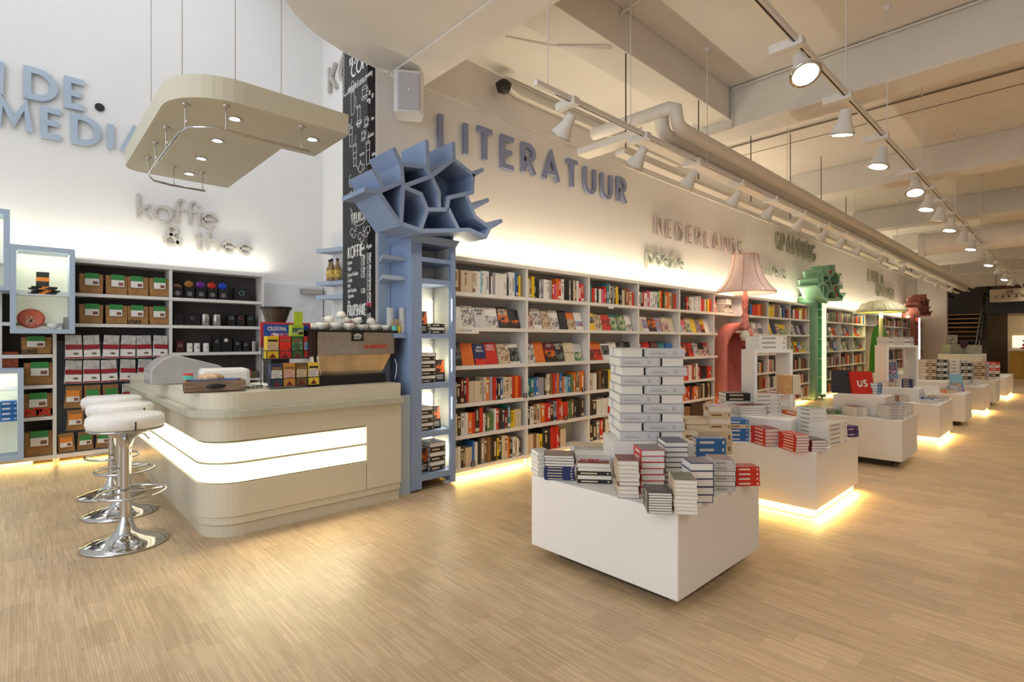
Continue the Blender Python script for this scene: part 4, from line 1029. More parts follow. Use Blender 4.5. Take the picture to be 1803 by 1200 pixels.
for bi, (xa, xb, *_r) in enumerate(BAYS):
    for row in (3, 4):
        z = LV[row] + TB
        lst = FACE.get((bi, row))
        if lst is None:
            if bi in (3,) and row == 3: continue
            lst = [(random.choice('wkrcowkbgy'), (random.choice(list(ARTS)), random.choice((0, .2)), random.choice((.6, .9)))) for _ in range(random.randint(4, 6) if bi < 11 else 4)]
        n = len(lst); wv = (xb - xa - .06) / n
        for i, it in enumerate(lst):
            ch, a = it[0], it[1]; ti = it[2] if len(it) > 2 else None; tc_ = it[3] if len(it) > 3 else None
            wd = min(wv * .93, random.uniform(.145, .165)); h_ = random.uniform(.205, .235)
            rest = (xb - xa) - .06 - wv * n
            leaning_book(Vector((xa + .03 + wv * (i + .5), FB + .055 + .012 * (i % 2), z + .001)), random.uniform(-.06, .06) - .1, wd, h_, random.uniform(.02, .04), .28, ch, a,
                         '%s cover face out, %s from left, %s shelf, %s' % (INK[ch][0], ORD[i], ROWN[row], BAYN[bi]), grp='books shown face out on the long-wall shelves', title=ti, tcol=tc_)
# small black index tags with a white letter
for s, bi, row, fx in (('A', 0, 5, .035), ('B', 0, 2, .96), ('C', 0, 0, .26), ('D', 1, 2, .05), ('E', 1, 2, .88), ('F', 1, 1, .58), ('K', 2, 2, .9), ('N', 4, 0, .06), ('M', 4, 0, .7)):
    xa, xb = BAYS[bi][:2]; x = xa + (xb - xa) * fx; z = LV[row] + TB
    o = empty('index_tag', (x, FB - .012, z), 'small black tag with white letter %s on the shelf edge' % s, 'tag', 'black letter tags on the shelves')
    MB().box(x - .022, x + .022, FB - .02, FB - .012, z - .002, z + .045).build('tag_plate', BLACK, o)
    m = MB(); glyphs(m, s, Vector((x - .01, FB - .0205, z + .008)), XV, ZV, -YV, .028, .006, .001, .01); m.build('tag_letter', CM['w'], o)
o = empty('shelf_label', (3.02, FB - .02, 1.36), 'long white label strip under the second shelf by the blue tree', 'label')
MB().box(2.92, 3.22, FB - .03, FB - .012, 1.37, 1.43).build('strip', WHITE, o)
m = MB(); glyphs(m, 'LITERATUUR', Vector((2.98, FB - .0305, 1.39)), XV, ZV, -YV, .018, .003, .001, .006); m.build('strip_text', CM['e'], o)
for x, z in ((5.35, 1.70), (9.45, 1.36), (14.1, 1.36), (14.95, 1.36), (18.6, 1.36)):
    tag(MB().box(x - .05, x + .05, FB - .018, FB - .011, z, z + .045).build('price_card', PAPER), 'blank white card clipped on a shelf edge %s' % {5.35: 'under the top shelf, third bay', 9.45: 'right of the pink chair', 14.1: 'right of the green tree', 14.95: 'in the second bay past the green tree', 18.6: 'right of the cactus'}[x], 'card')
# ================================================================ COFFEE BAR
def rounded_L(off, x0=.86, y0=3.78, x1=2.29, y1=6.9, r=.24, inner=.62, n=10):
    """outline of the L-shaped bar, its outer faces pushed out by off"""
    xo, yo = x0 - off, y0 - off; rr = max(.02, r + off)
    pts = [(xo, y1)]
    pts += [(xo + rr + rr * math.cos(R_(180 + 90 * k / n)), yo + rr + rr * math.sin(R_(180 + 90 * k / n))) for k in range(n + 1)]
    pts += [(x1, yo), (x1, y0 + inner), (x0 + inner, y0 + inner), (x0 + inner, y1)]
    return pts
bar = empty('coffee_bar', (1.5, 3.9, 0), 'cream L-shaped coffee bar with rounded corner and two glowing bands', 'counter')
MB().prism(rounded_L(0), .845, .955).build('worktop', CREAM, bar, bevel=.008)
MB().prism(rounded_L(.055), .80, .845).build('drink_ledge', mat('ledge_grey_green', (.50, .50, .40), .25), bar, bevel=.008)
MB().prism(rounded_L(0), .64, .80).build('upper_fascia', CREAM, bar)
GR = mat('bar_groove', (.20, .17, .10), .5)
MB().prism(rounded_L(-.02), .08, .64).build('core', GR, bar)
def outer_only(off, z0, z1, xe, name, m, th=.015):
    """a band that follows the outer faces only, stopping at xe"""
    a = rounded_L(off, x1=xe)[:12]; b_ = rounded_L(off - th, x1=xe)[:12]
    a = a + [(xe, a[-1][1])]; b_ = b_ + [(xe, b_[-1][1])]
    MB().prism(a + b_[::-1], z0, z1).build(name, m, bar)
outer_only(-.004, .50, .625, 1.98, 'glowing_band', GLOW); outer_only(-.004, .365, .485, 1.98, 'glowing_band', GLOW)
outer_only(.0, .488, .497, 1.98, 'divider_strip', CREAMD)
MB().box(1.985, 2.29, 3.78, 3.80, .14, .64).build('end_panel', CREAM, bar, bevel=.002)
outer_only(0, .14, .355, 1.98, 'lower_fascia', CREAM)
MB().prism(rounded_L(-.012), .085, .135).build('plinth_step', CREAM, bar, bevel=.003)
MB().prism(rounded_L(-.028), .0, .08).build('plinth_step', CREAM, bar, bevel=.003)
m = MB()
for z in (.08, .137): m.prism(rounded_L(-.05), z - .006, z + .005)
m.build('groove', GR, bar)
MB().box(2.29, 2.43, 3.86, 3.90, 0, .84).build('side_cheek', BLUEL, bar)
area('bar_glow_light', (1.4, 3.72, .45), 1.0, .22, 5, (1, .88, .55), (R_(-90), 0, 0))

CZ = .957
# espresso machine
em = empty('espresso_machine', (1.98, 4.15, CZ), 'steel and black espresso machine with cups on top', 'espresso machine')
MB().box(1.64, 2.32, 3.93, 4.40, 1.19, 1.375).build('upper_body', STEEL, em, bevel=.006)
MB().box(1.60, 1.66, 3.93, 4.42, 1.18, 1.38).build('side_panel', mat('dark_maroon_side', (.03, .012, .012), .3), em, bevel=.006)
MB().box(2.315, 2.345, 3.925, 4.42, 1.18, 1.385).build('side_panel', BLACK, em, bevel=.004)
MB().box(1.59, 2.35, 3.92, 4.43, 1.375, 1.387).build('cup_tray', BLACK, em)
MB().hull8([(1.68, 3.98, 1.03), (2.22, 3.98, 1.03), (2.22, 4.36, 1.03), (1.68, 4.36, 1.03)], [(1.65, 3.94, 1.19), (2.29, 3.94, 1.19), (2.29, 4.38, 1.19), (1.65, 4.38, 1.19)]).build('splash_back', mat('warm_reflecting_steel', (.62, .47, .28), .3, metal=.55, scale=5, var=.25), em)
for x in (1.63, 1.67): MB().hull8([(x + .02, 3.96, 1.03), (x + .03, 3.96, 1.03), (x + .03, 4.3, 1.03), (x + .02, 4.3, 1.03)], [(x - .02, 3.93, 1.19), (x - .01, 3.93, 1.19), (x - .01, 4.3, 1.19), (x - .02, 4.3, 1.19)]).build('side_fin', PORC, em)
MB().box(1.60, 2.24, 3.93, 4.42, CZ, 1.035).build('drip_base', BLACK, em, bevel=.006)
MB().box(1.93, 2.03, 3.922, 3.93, 1.30, 1.374).build('badge_plate', BLACK, em)
m = MB(); ribbon(m, arc(0, 0, .034, .026, 20, 160, 10), .008, .001, Vector((1.98, 3.9215, 1.33)), XV, ZV, -YV); ribbon(m, arc(0, 0, .022, .014, 20, 160, 10), .006, .001, Vector((1.98, 3.9215, 1.33)), XV, ZV, -YV)
for k in range(5): ribbon(m, [(-.024 + .012 * k, .002), (-.024 + .012 * k, .022)], .004, .001, Vector((1.98, 3.9215, 1.33)), XV, ZV, -YV)
glyphs(m, 'ROAST', Vector((1.95, 3.9215, 1.315)), XV, ZV, -YV, .013, .003, .001, .003); m.build('badge_mark', CM['w'], em)
MB().box(2.03, 2.26, 3.924, 3.93, 1.235, 1.275).build('name_plate', mat('bronze_plate', (.45, .25, .17), .35, metal=.5), em)
m = MB(); glyphs(m, 'LA MARZOCCO', Vector((2.045, 3.923, 1.244)), XV, ZV, -YV, .022, .005, .001, .005, .75); m.build('name_letters', mat('red_enamel', (.5, .02, .02), .4), em)
m = MB()
m.tube([(2.36, 4.0, 1.15), (2.375, 3.99, 1.1), (2.365, 3.98, 1.02), (2.35, 3.98, .97)], .005, 6); m.build('steam_pipe', CHROME, em)
# cups on the machine: each a thing with handle
cup_me = MB().lathe([(.018, 0), (.022, .002), (.034, .02), (.042, .048), (.040, .048), (.032, .02), (.0, .008)], (0, 0, 0), 18).mesh('cup', PORC)
han_me = MB().tube([(.038, 0, .042), (.058, 0, .04), (.06, 0, .022), (.034, 0, .016)], .004, 6).mesh('handle', PORC)
def cup(x, y, z, label, rz=0, flip=False, s=1.0):
    o = bpy.data.objects.new('cup', cup_me); COL.objects.link(o); o.location = (x, y, z + (.048 * s if flip else 0)); o.rotation_euler = (R_(180) if flip else 0, 0, rz); o.scale = (s, s, s)
    h = bpy.data.objects.new('handle', han_me); COL.objects.link(h); h.parent = o
    return tag(o, label, 'cup', 'white cups on the espresso machine')
WC = ['left end', 'second place from the left', 'third place from the left', 'fourth place from the left', 'fifth place from the left', 'right end']
for k in range(6):
    cup(1.72 + .112 * k, 4.0 + .01 * (k % 2), 1.388, 'white cup in the front row on the espresso machine, %s' % WC[k], 2.6 + k * .9, s=1.15 if k < 3 else .95)
for k in range(6):
    cup(1.70 + .115 * k, 4.13, 1.388, 'white cup in the second row on the espresso machine, %s' % WC[k], 1.2 + k * .7, flip=k % 2 == 0, s=1.1)
for k in range(4):
    o = cup(1.80 + .12 * k, 4.04, 1.44 + .004 * (k % 2), 'tilted white cup on top of the cup heap, %s' % WC[k], 3 + k, flip=k % 2 == 1, s=1.0); o.rotation_euler.x += .35
cup(1.90, 4.05, 1.49, 'white cup crowning the heap on the espresso machine', 1, flip=True, s=1.05)

# bean grinder
g = empty('coffee_grinder', (1.52, 4.42, CZ), 'coffee grinder with dark bean hopper behind the tea rack', 'coffee grinder')
MB().rbox((1.52, 4.42, CZ), .15, .18, .44, 0).build('body', BLACK, g, bevel=.01)
MB().lathe([(.06, 0), (.07, .02), (.112, .14)], (1.52, 4.42, 1.415), 22).build('bean_hopper', mat('smoky_hopper', (.07, .05, .035), .2, coat=.5), g)
MB().lathe([(.115, 0), (.12, .003), (.12, .02), (.0, .026)], (1.52, 4.42, 1.555), 22).build('lid', BLACK, g)

# tea display rack with boxes
tr = empty('tea_rack', (1.46, 3.98, CZ), 'wire counter rack of colourful tea boxes', 'display rack')
for y, z in ((3.90, .97), (3.98, 1.17)):
    m = MB()
    for zz in (.0, .06): m.tube([(1.30, y + .09, z + zz), (1.30, y, z + zz), (1.66, y, z + zz), (1.66, y + .09, z + zz)], .0028, 5)
    for x in (1.30, 1.39, 1.48, 1.57, 1.66): m.bar((x, y, z), (x, y, z + .06), .004)
    m.box(1.30, 1.66, y, y + .09, z - .003, z)
    m.build('wire_tray', DARKM, tr)
m = MB()
for x in (1.30, 1.66):
    m = MB(); m.tube([(x, 3.89, CZ), (x, 3.90, .98), (x, 4.07, 1.18), (x, 4.08, 1.42)], .003, 5); m.tube([(x, 4.08, 1.42), (x, 4.1, CZ)], .003, 5)
    m.build('wire_upright', DARKM, tr)
HB = MB().box(1.29, 1.66, 4.075, 4.085, 1.25, 1.44).build('header_card', mat('tea_header_red', (.55, .04, .04), .4), tr)
MB().box(1.31, 1.645, 4.068, 4.076, 1.255, 1.425).build('header_panel', mat('tea_header_blue', (.02, .07, .40), .4), tr)
MB().box(1.36, 1.50, 4.064, 4.069, 1.26, 1.36).build('header_picture', ARTS['sky'], tr)
m = MB(); glyphs(m, 'CELESTIAL TEA', Vector((1.34, 4.067, 1.38)), XV, ZV, -YV, .024, .005, .001, .006, .75); m.build('header_text', CM['w'], tr)
TB_ = [('yellow', (.75, .50, .03), 'lemon'), ('red', (.55, .03, .04), 'fruit'), ('dark green', (.05, .13, .04), 'leaf'), ('scarlet', (.62, .05, .05), 'berry'),
       ('midnight blue', (.03, .05, .10), 'penguin'), ('amber', (.60, .27, .05), 'spice'), ('olive brown', (.14, .09, .03), 'vanilla'), ('bright yellow', (.78, .55, .05), 'camomile')]
for k, (nm, c, _) in enumerate(TB_):
    i, up_ = k % 4, k < 4
    x = 1.305 + .0895 * i; y = 3.985 if up_ else 3.905; z = 1.171 if up_ else .972
    cm = mat('tea_box_' + nm.replace(' ', '_'), c, .4)
    b_ = empty('tea_box', (x + .04, y + .03, z), '%s tea box, %s tier of the tea rack' % (nm, 'upper' if up_ else 'lower'), 'tea box', 'tea boxes in the rack')
    MB().box(x, x + .082, y, y + .065, z, z + .165).build('carton', cm, b_)
    MB().box(x + .004, x + .078, y - .001, y, z + .055, z + .12).build('picture', ARTS[['sand', 'redw', 'jungle', 'sky', 'photo', 'rose', 'sand', 'photo'][k]], b_)
    MB().box(x + .008, x + .074, y - .0015, y, z + .125, z + .14).build('name_band', CM['k' if 'yellow' in nm else 'd'], b_)
    m = MB(); m.add([(x + .015, y - .001, z + .005), (x + .067, y - .001, z + .005), (x + .041, y - .001, z + .04)], [(0, 1, 2)]); m.build('flap_print', CM['m'], b_)
b_ = empty('tea_box', (1.53, 4.03, 1.335), 'lime green tea boxes piled on the top of the rack', 'tea box')
MB().box(1.485, 1.575, 3.995, 4.055, 1.335, 1.42).build('carton', mat('lime_green', (.42, .60, .04), .4), b_)
MB().box(1.50, 1.565, 3.99, 3.996, 1.42, 1.52).build('carton', mat('lime_green', (.42, .60, .04), .4), b_)
MB().box(1.49, 1.57, 3.992, 3.9945, 1.35, 1.40).build('picture', ARTS['jungle'], b_)

# wooden tray with paper and bag, cake covers, card terminal
RUST = wood_mat('weathered_crate_wood', (.13, .085, .06), (.33, .22, .14), (3, 30, 60))
ct = empty('wooden_tray', (.98, 4.05, CZ), 'weathered wooden tray with dark hand holes', 'tray')
a = R_(-9)
def RT(p): # rotate a point about the tray centre
    dx, dy = p[0] - .98, p[1] - 4.05
    return (.98 + dx * math.cos(a) - dy * math.sin(a), 4.05 + dx * math.sin(a) + dy * math.cos(a), p[2])
def rtb(x0, x1, y0, y1, z0, z1):
    m = MB(); m.box(x0, x1, y0, y1, z0, z1); m.v = [RT(p) for p in m.v]; return m
rtb(.80, 1.16, 3.93, 4.17, CZ, CZ + .012).build('base_board', RUST, ct)
for q in ((.80, 1.16, 3.93, 3.945, CZ, CZ + .075), (.80, 1.16, 4.155, 4.17, CZ, CZ + .075), (.80, .815, 3.945, 4.155, CZ, CZ + .075), (1.145, 1.16, 3.945, 4.155, CZ, CZ + .075)):
    rtb(*q).build('side_board', RUST, ct)
m = MB().lathe([(.0, 0), (.03, 0), (.03, .002), (0, .002)], (0, 0, 0), 16); m.v = [RT((.98 + p[0] * 2.0, 3.929 - p[2], CZ + .04 + p[1] * .6)) for p in m.v]; m.build('hand_hole', BLACK, ct)
m = MB().lathe([(.0, 0), (.03, 0), (.03, .002), (0, .002)], (0, 0, 0), 16); m.v = [RT((.799 - p[2], 4.05 + p[0] * 1.2, CZ + .04 + p[1] * .6)) for p in m.v]; m.build('hand_hole', BLACK, ct)
nv = rtb(.84, 1.12, 3.96, 4.15, CZ + .06, CZ + .08); tag(nv.build('blue_folder', mat('dark_blue_card', (.05, .08, .25), .5)), 'dark blue folder lying in the wooden tray', 'folder')
bg = MB(); bg.sphere((.97, 4.1, CZ + .085), .085, 16, sz=.42); tag(bg.build('cookie_bag', mat('clear_wrapped_cookie', (.50, .33, .2), .35, bump=.5, scale=30, var=.5)), 'wrapped brown cookies on the blue folder', 'cookie')
cb = empty('cake_cover', (1.17, 4.55, CZ), 'low frosted cake box behind the wooden tray', 'cake box')
MB().rbox((1.17, 4.55, CZ), .34, .26, .13, R_(-8)).build('cover', mat('frosted_plastic', (.75, .74, .72), .3), cb, bevel=.03)
cd_ = empty('cake_dome', (1.02, 5.0, CZ), 'clear grey cake dome with sloping top behind the cake box', 'cake dome')
m = MB(); pr = [(-.28, 0), (-.28, .12), (-.2, .2), (-.12, .235), (0, .2), (.2, .14), (.28, .08), (.28, 0)]
m.add([(1.02 + x, 4.88, CZ + z) for x, z in pr] + [(1.02 + x, 5.2, CZ + z) for x, z in pr], [tuple(range(8)), tuple(range(15, 7, -1))] + [(i, i + 8, (i + 1) % 8 + 8, (i + 1) % 8) for i in range(8)])
m.build('dome', mat('grey_clear_plastic', (.42, .42, .42), .12, alpha=1), cd_, bevel=.01)
m = MB(); m.hull8([(.80, 4.9, CZ), (.98, 4.9, CZ), (.98, 5.0, CZ), (.80, 5.0, CZ)], [(.78, 4.95, CZ + .12), (.94, 4.95, CZ + .13), (.94, 5.0, CZ + .13), (.78, 5.0, CZ + .12)])
tag(m.build('till_display', mat('till_white', (.72, .72, .73), .35), bevel=.01), 'white till display at the left edge of the bar', 'till')
cp = empty('plastic_beaker', (.94, 4.62, CZ), 'teal beaker with red rim behind the tray', 'beaker')
MB().lathe([(.028, 0), (.034, .08)], (.94, 4.62, CZ), 14).build('body', TEAL, cp); MB().lathe([(.034, .08), (.034, .095)], (.94, 4.62, CZ), 14).build('rim', mat('red_rim', (.6, .05, .03), .4), cp)
tag(MB().rbox((1.4, 4.35, CZ), .2, .28, .004, .3).build('paper_sheet', PAPER), 'white paper sheet lying beside the tea rack', 'paper')
tag(MB().rbox((1.24, 4.12, CZ), .11, .12, .02, .2).build('patterned_cloth', art_mat('black_white_cloth', [(.02, .02, .02), (.75, .73, .7), (.03, .03, .03), (.7, .7, .68)], 60)), 'black and white patterned cloth left of the tea rack', 'cloth')
tag(MB().rbox((1.35, 4.75, CZ), .2, .15, .012, .2).build('dark_tablet', BLACK), 'thin black tablet lying behind the cake box', 'tablet')
for k, (x, c) in enumerate(((1.75, 'o'), (1.86, 'r'))): tag(MB().rbox((x - .05, 4.62, CZ), .08, .06, .07 + .02 * k, .1).build('snack_box', art_mat('snack_box_print_%d' % k, [(.3, .03, .02), (.02, .02, .02), (.5, .3, .05), (.6, .5, .3)], 30)), '%s snack box standing behind the rack' % ('small brown' if k == 0 else 'taller red'), 'box')

# stools
def make_stool(loc, label):
    r = empty('bar_stool', loc, label, 'bar stool', 'white leather bar stools at the coffee bar')
    x, y, z = loc
    MB().lathe([(0, .735), (.17, .735), (.205, .75), (.212, .78), (.207, .815), (.185, .83), (0, .838)], loc, 36).build('seat', LEATHER, r)
    MB().lathe([(0, .715), (.19, .728), (.207, .742), (.19, .744), (0, .744)], loc, 36).build('seat_ring', CHROME, r)
    MB().box(x + .02, x + .026, y - .2135, y - .205, .745, .80).build('seam_tab', BLACK, r)
    MB().lathe([(.235, 0), (.24, .006), (.235, .014), (.17, .028), (.09, .055), (.055, .09), (.036, .15), (.033, .2), (.03, .25), (.03, .6), (.032, .62), (.045, .67), (.10, .715)], loc, 32).build('pedestal', CHROME, r)
    m = MB(); m.tube([(x + .185 * math.cos(t * math.pi / 12) + .03, y + .185 * math.sin(t * math.pi / 12), .32) for t in range(24)], .010, 8, closed=True)
    m.tube([(x - .155, y, .32), (x + .215, y, .32)], .008, 6)
    m.build('foot_ring', CHROME, r)
    MB().tube([(x + .05, y, .70), (x + .10, y + .02, .69), (x + .13, y + .03, .65)], .005, 6).build('height_lever', CHROME, r)
    return r
s0 = make_stool((.50, 4.17, 0), 'white round bar stool with chrome base at the corner of the bar')
for k, (x, y, l) in enumerate(((.56, 4.93, 'white round bar stool, middle one of the three at the bar'), (.575, 5.58, 'white round bar stool farthest along the bar side'))):
    c = copy_tree(s0); c.location = (x, y, 0); c.rotation_euler.z = .5 + k; c['label'] = l

# hanging canopy with downlights and chrome rail
cn_ = empty('hanging_canopy', (1.2, 4.6, 2.8), 'cream L-shaped canopy hanging over the coffee bar with downlights', 'ceiling canopy')
r = .38; x0, y0 = .66, 3.60
pts = [(x0, 5.67 - .12), (x0, y0 + r)] + [(x0 + r + r * math.cos(R_(180 + 9 * k)), y0 + r + r * math.sin(R_(180 + 9 * k))) for k in range(1, 11)] + [(1.75, y0), (1.75, 4.22), (1.49, 4.22), (1.49, 5.67), (x0 + .12, 5.67)]
pts = pts[:-1] + [(x0 + .12, 5.67), (x0 + .04, 5.63)]
MB().prism(pts, 2.8, 2.945).build('panel', mat('canopy_putty', (.60, .565, .44), .5, var=.01), cn_, bevel=.01)
for x, y in ((1.06, 3.87), (1.08, 4.38), (1.09, 4.90), (1.11, 5.42), (1.59, 3.87)):
    rg = MB().lathe([(.032, -.004), (.048, -.004), (.05, 0), (.034, 0)], (x, y, 2.8), 20, cap=False).build('downlight_ring', STEEL, cn_)
    MB().lathe([(0, -.002), (.033, -.002)], (x, y, 2.8), 18).build('downlight_lens', DOWNL, rg)
    spot('downlight', (x, y, 2.78), (x, y, 0), 11, (1, .90, .72), 80, .7, .03)
rl = [(1.21, 5.22), (.97, 5.26), (.84, 5.22), (.76, 5.08), (.73, 4.8), (.71, 4.2), (.70, 3.72), (.73, 3.56), (.80, 3.45), (.92, 3.40), (1.44, 3.43)]
rl = [(1.21, 5.30), (.95, 5.30), (.82, 5.25), (.76, 5.12), (.75, 4.8), (.75, 4.2), (.75, 3.92), (.78, 3.78), (.86, 3.71), (.98, 3.69), (1.50, 3.69)]
MB().tube([(x, y, 2.64) for x, y in rl], .009, 8).build('chrome_rail', CHROME, cn_)
for x, y in ((1.19, 5.30), (.97, 5.30), (.77, 5.17), (.75, 4.75), (.75, 4.35), (.765, 3.84), (.96, 3.69), (1.44, 3.69)):
    m = MB(); m.tube([(x, y, 2.64), (x, y, 2.8)], .005, 6); m.lathe([(.022, 0), (.022, -.006), (.006, -.014)], (x, y, 2.8), 12); m.build('rail_post', CHROME, cn_)
for x, y in ((.70, 4.6), (.74, 3.80), (1.0, 3.64), (1.28, 3.63)):
    MB().tube([(x, y, 2.94), (x, y, 6.2)], .0035, 5).build('suspension_wire', STEEL, cn_)

# ---------------------------------------------------------------- coffee shelving on the back wall
CF = 7.35; CB = 7.62
cs = empty('coffee_shelving', (1.1, 7.5, 0), 'white shelving with dark backs along the coffee corner wall', 'shelving')
for x in (-.16, .44 - .17, 1.30, 2.345):
    x = x if x != .27 else .255
    MB().box(x, x + .03, CF, CB, .08, 2.18).build('side_panel', SHELF, cs)
MB().box(-.5, 2.39, CF - .01, CB, 2.15, 2.185).build('top_board', SHELF, cs)
MB().box(-.5, 2.39, CF - .01, CB, .06, .10).build('shelf', SHELF, cs)
for z in (1.16, 1.49, 1.82): MB().box(1.33, 2.345, CF - .008, CB, z - .035, z).build('shelf', SHELF, cs)
for z in (1.49, 1.82): MB().box(-.13, 1.30, CF - .008, CB, z - .035, z).build('shelf', SHELF, cs)
for z in (.51, .84, 1.16): MB().box(-.4, .255, CF - .008, CB, z - .035, z).build('shelf', SHELF, cs)
MB().box(1.33, 2.345, CF, CB, .78, .81).build('shelf', SHELF, cs)
DB = mat('dark_shelf_back', (.075, .068, .062), .7)
MB().box(-.5, 2.375, CB - .015, CB, .1, 2.15).build('back_panel', DB, cs)
MB().box(.29, 1.295, CB - .12, CB - .1, .1, 1.30).build('peg_board', mat('blue_grey_pegboard', (.11, .14, .19), .5, scale=200, var=.5), cs)
for x in (.26, 1.3): MB().box(x, x + .05, 7.40, 7.45, 0, .06).build('foot', LAMPW, cs)
MB().box(-.5, .1, 7.42, 7.44, 0, .06).build('plinth', SHELF, cs)
def kraft(x, z, wd, ht, label, price=True, y=CF + .02, lab=GREENL, print_=None):
    o = empty('coffee_bag', (x, y + .08, z), label, 'coffee bag', 'brown paper coffee bags')
    m = MB(); d_ = .14
    m.hull8([(x - wd / 2 * .96, y, z), (x + wd / 2 * .96, y, z), (x + wd / 2 * .96, y + d_, z), (x - wd / 2 * .96, y + d_, z)], [(x - wd / 2, y + .01, z + ht), (x + wd / 2, y + .01, z + ht), (x + wd / 2, y + d_ - .02, z + ht), (x - wd / 2, y + d_ - .02, z + ht)])
    m.build('paper_bag', KRAFT, o, bevel=.008)
    lx = x + random.uniform(-.015, .01); lw = wd * .58
    MB().box(lx - lw / 2, lx + lw / 2, y - .004, y + .006, z + ht * .72, z + ht * 1.04).build('green_label', lab, o)
    MB().box(lx - lw / 2, lx + lw / 2, y - .006, y - .003, z + ht * .42, z + ht * .76).build('white_label', PAPER, o)
    MB().box(lx + lw * .05, lx + lw * .42, y - .007, y - .0055, z + ht * .48, z + ht * .64).build('label_picture', mat('coffee_picture', (.22, .09, .05), .5, scale=60, var=.6), o)
    if print_:
        m = MB(); hh = print_[1]; glyphs(m, print_[0], Vector((x - wd * .46, y - .001, z + ht * .06)), XV, ZV, -YV, hh, hh * .2, .001, hh * .2, print_[2]); m.build('bag_print', CM[print_[3]], o)
    return o
PW = ['left end', 'second', 'third', 'right end']
for i, x in enumerate((.575, .80, 1.0, 1.205)):
    kraft(x, 1.822, .20 if i else .21, .215, 'brown coffee bag with green label, upper row, %s' % PW[i])
    kraft(x, 1.492, .20 if i else .21, .21, 'brown coffee bag with green label, lower row, %s' % PW[i], print_=('LESALE', .036, .7, 'k') if i == 2 else None)
for z, h, pr_, l in ((1.162, .18, ('COFFEE', .035, .6, 'k'), 'topmost'), (.842, .23, None, 'second'), (.512, .24, ('ednal', .105, .62, 'r'), 'third'), (.102, .25, None, 'lowest')):
    kraft(.13 + .02 * (z < 1), z, .24, h, 'brown coffee bag in the narrow shelf column at the left, %s' % l, print_=pr_)
o = MB().box(-.16, -.01, CF + .01, CF + .12, 1.03, 1.19).build('red_brown_pack', mat('red_brown_foil', (.25, .05, .015), .35, bump=.3, scale=30, var=.5)); tag(o, 'red-brown pack standing on top of the lower blue cabinet', 'coffee bag')
# hanging bags on the pegboard
def hang(x, z, wd, ht, kind, label):
    o = empty('hanging_pack', (x, CF + .05, z), label, 'coffee pack', 'packs hanging on the pegboard')
    o.rotation_euler = (0, random.uniform(-.07, .07), random.uniform(-.15, .15))
    y = CF + .03 + random.uniform(-.012, .012); m = MB(); tl = random.uniform(-.006, .006)
    m.hull8([(x - wd / 2, y, z), (x + wd / 2, y, z), (x + wd / 2, y + .05, z), (x - wd / 2, y + .05, z)], [(x - wd / 2 * .92 + tl, y + .02, z + ht), (x + wd / 2 * .92 + tl, y + .02, z + ht), (x + wd / 2 * .92 + tl, y + .028, z + ht), (x - wd / 2 * .92 + tl, y + .028, z + ht)])
    m.build('pouch', SILVERB if kind == 's' else KRAFT, o, bevel=.004)
    if kind == 's':
        MB().hull8([(x - wd * .47, y + .004, z + ht * .40), (x + wd * .47, y + .004, z + ht * .40), (x + wd * .47, y + .01, z + ht * .40), (x - wd * .47, y + .01, z + ht * .40)], [(x - wd * .47, y + .008, z + ht * .60), (x + wd * .47, y + .008, z + ht * .60), (x + wd * .47, y + .014, z + ht * .60), (x - wd * .47, y + .014, z + ht * .60)]).build('red_band', REDL, o)
        MB().box(x - wd * .46, x + wd * .46, y - .004, y + .004, z + .005, z + ht * .38).build('white_panel', PAPER, o)
        m = MB().sphere((x + wd * .12, y - .002, z + ht * .22), wd * .16, 10, sz=.5); m.v = [(p[0], y - .004 + (p[1] - y) * .05, p[2]) for p in m.v]; m.build('picture', mat('herb_picture', (.16, .12, .06), .5, var=.5, scale=80), o)
        MB().box(x - wd * .46, x + wd * .46, y - .0055, y - .004, z + .006, z + ht * .08).build('foot_band', REDL, o)
        m = MB().tube([(x, CF + .13, z + ht * .93), (x, y + .0, z + ht * .93)], .003, 5); m.build('peg', STEEL, o)
    else:
        lb = ORANGEL if kind == 'o' else GREENL
        MB().box(x - wd * .36, x + wd * .36, y - .006, y + .008, z + ht * .52, z + ht * .80).build('colour_label', lb, o)
        MB().box(x - wd * .36, x + wd * .36, y - .006, y + .006, z + ht * .28, z + ht * .52).build('white_label', PAPER, o)
        MB().box(x + wd * .05, x + wd * .3, y - .0075, y - .006, z + ht * .33, z + ht * .47).build('label_picture', mat('coffee_picture', (.22, .09, .05), .5, scale=60, var=.6), o)
for i in range(6):
    hang(.43 + .157 * i, 1.105, .15, .26, 's', 'silver pouch with dark red band, top row, %s from the left' % ORD[i])
    hang(.42 + .16 * i, .84, .15, .25, 's', 'silver pouch with dark red band, second row, %s from the left' % ORD[i])
for i, k_ in enumerate('oggs'): hang(.42 + .17 * i, .575, .15, .24, k_, '%s pack, third pegboard row, %s from the left' % ({'o': 'orange-labelled brown', 'g': 'green-labelled brown', 's': 'silver red-banded'}[k_], ORD[i]))
for i, k_ in enumerate('og'): hang(.44 + .17 * i, .335, .15, .22, k_, '%s pack, fourth pegboard row, %s from the left' % ({'o': 'orange-labelled brown', 'g': 'green-labelled brown'}[k_], ORD[i]))
for i, k_ in enumerate('oggg'): hang(.37 + .155 * i, .11, .14, .2, k_, '%s pack standing on the bottom board, %s from the left' % ({'o': 'orange-labelled brown', 'g': 'green-labelled brown'}[k_], ORD[i]))
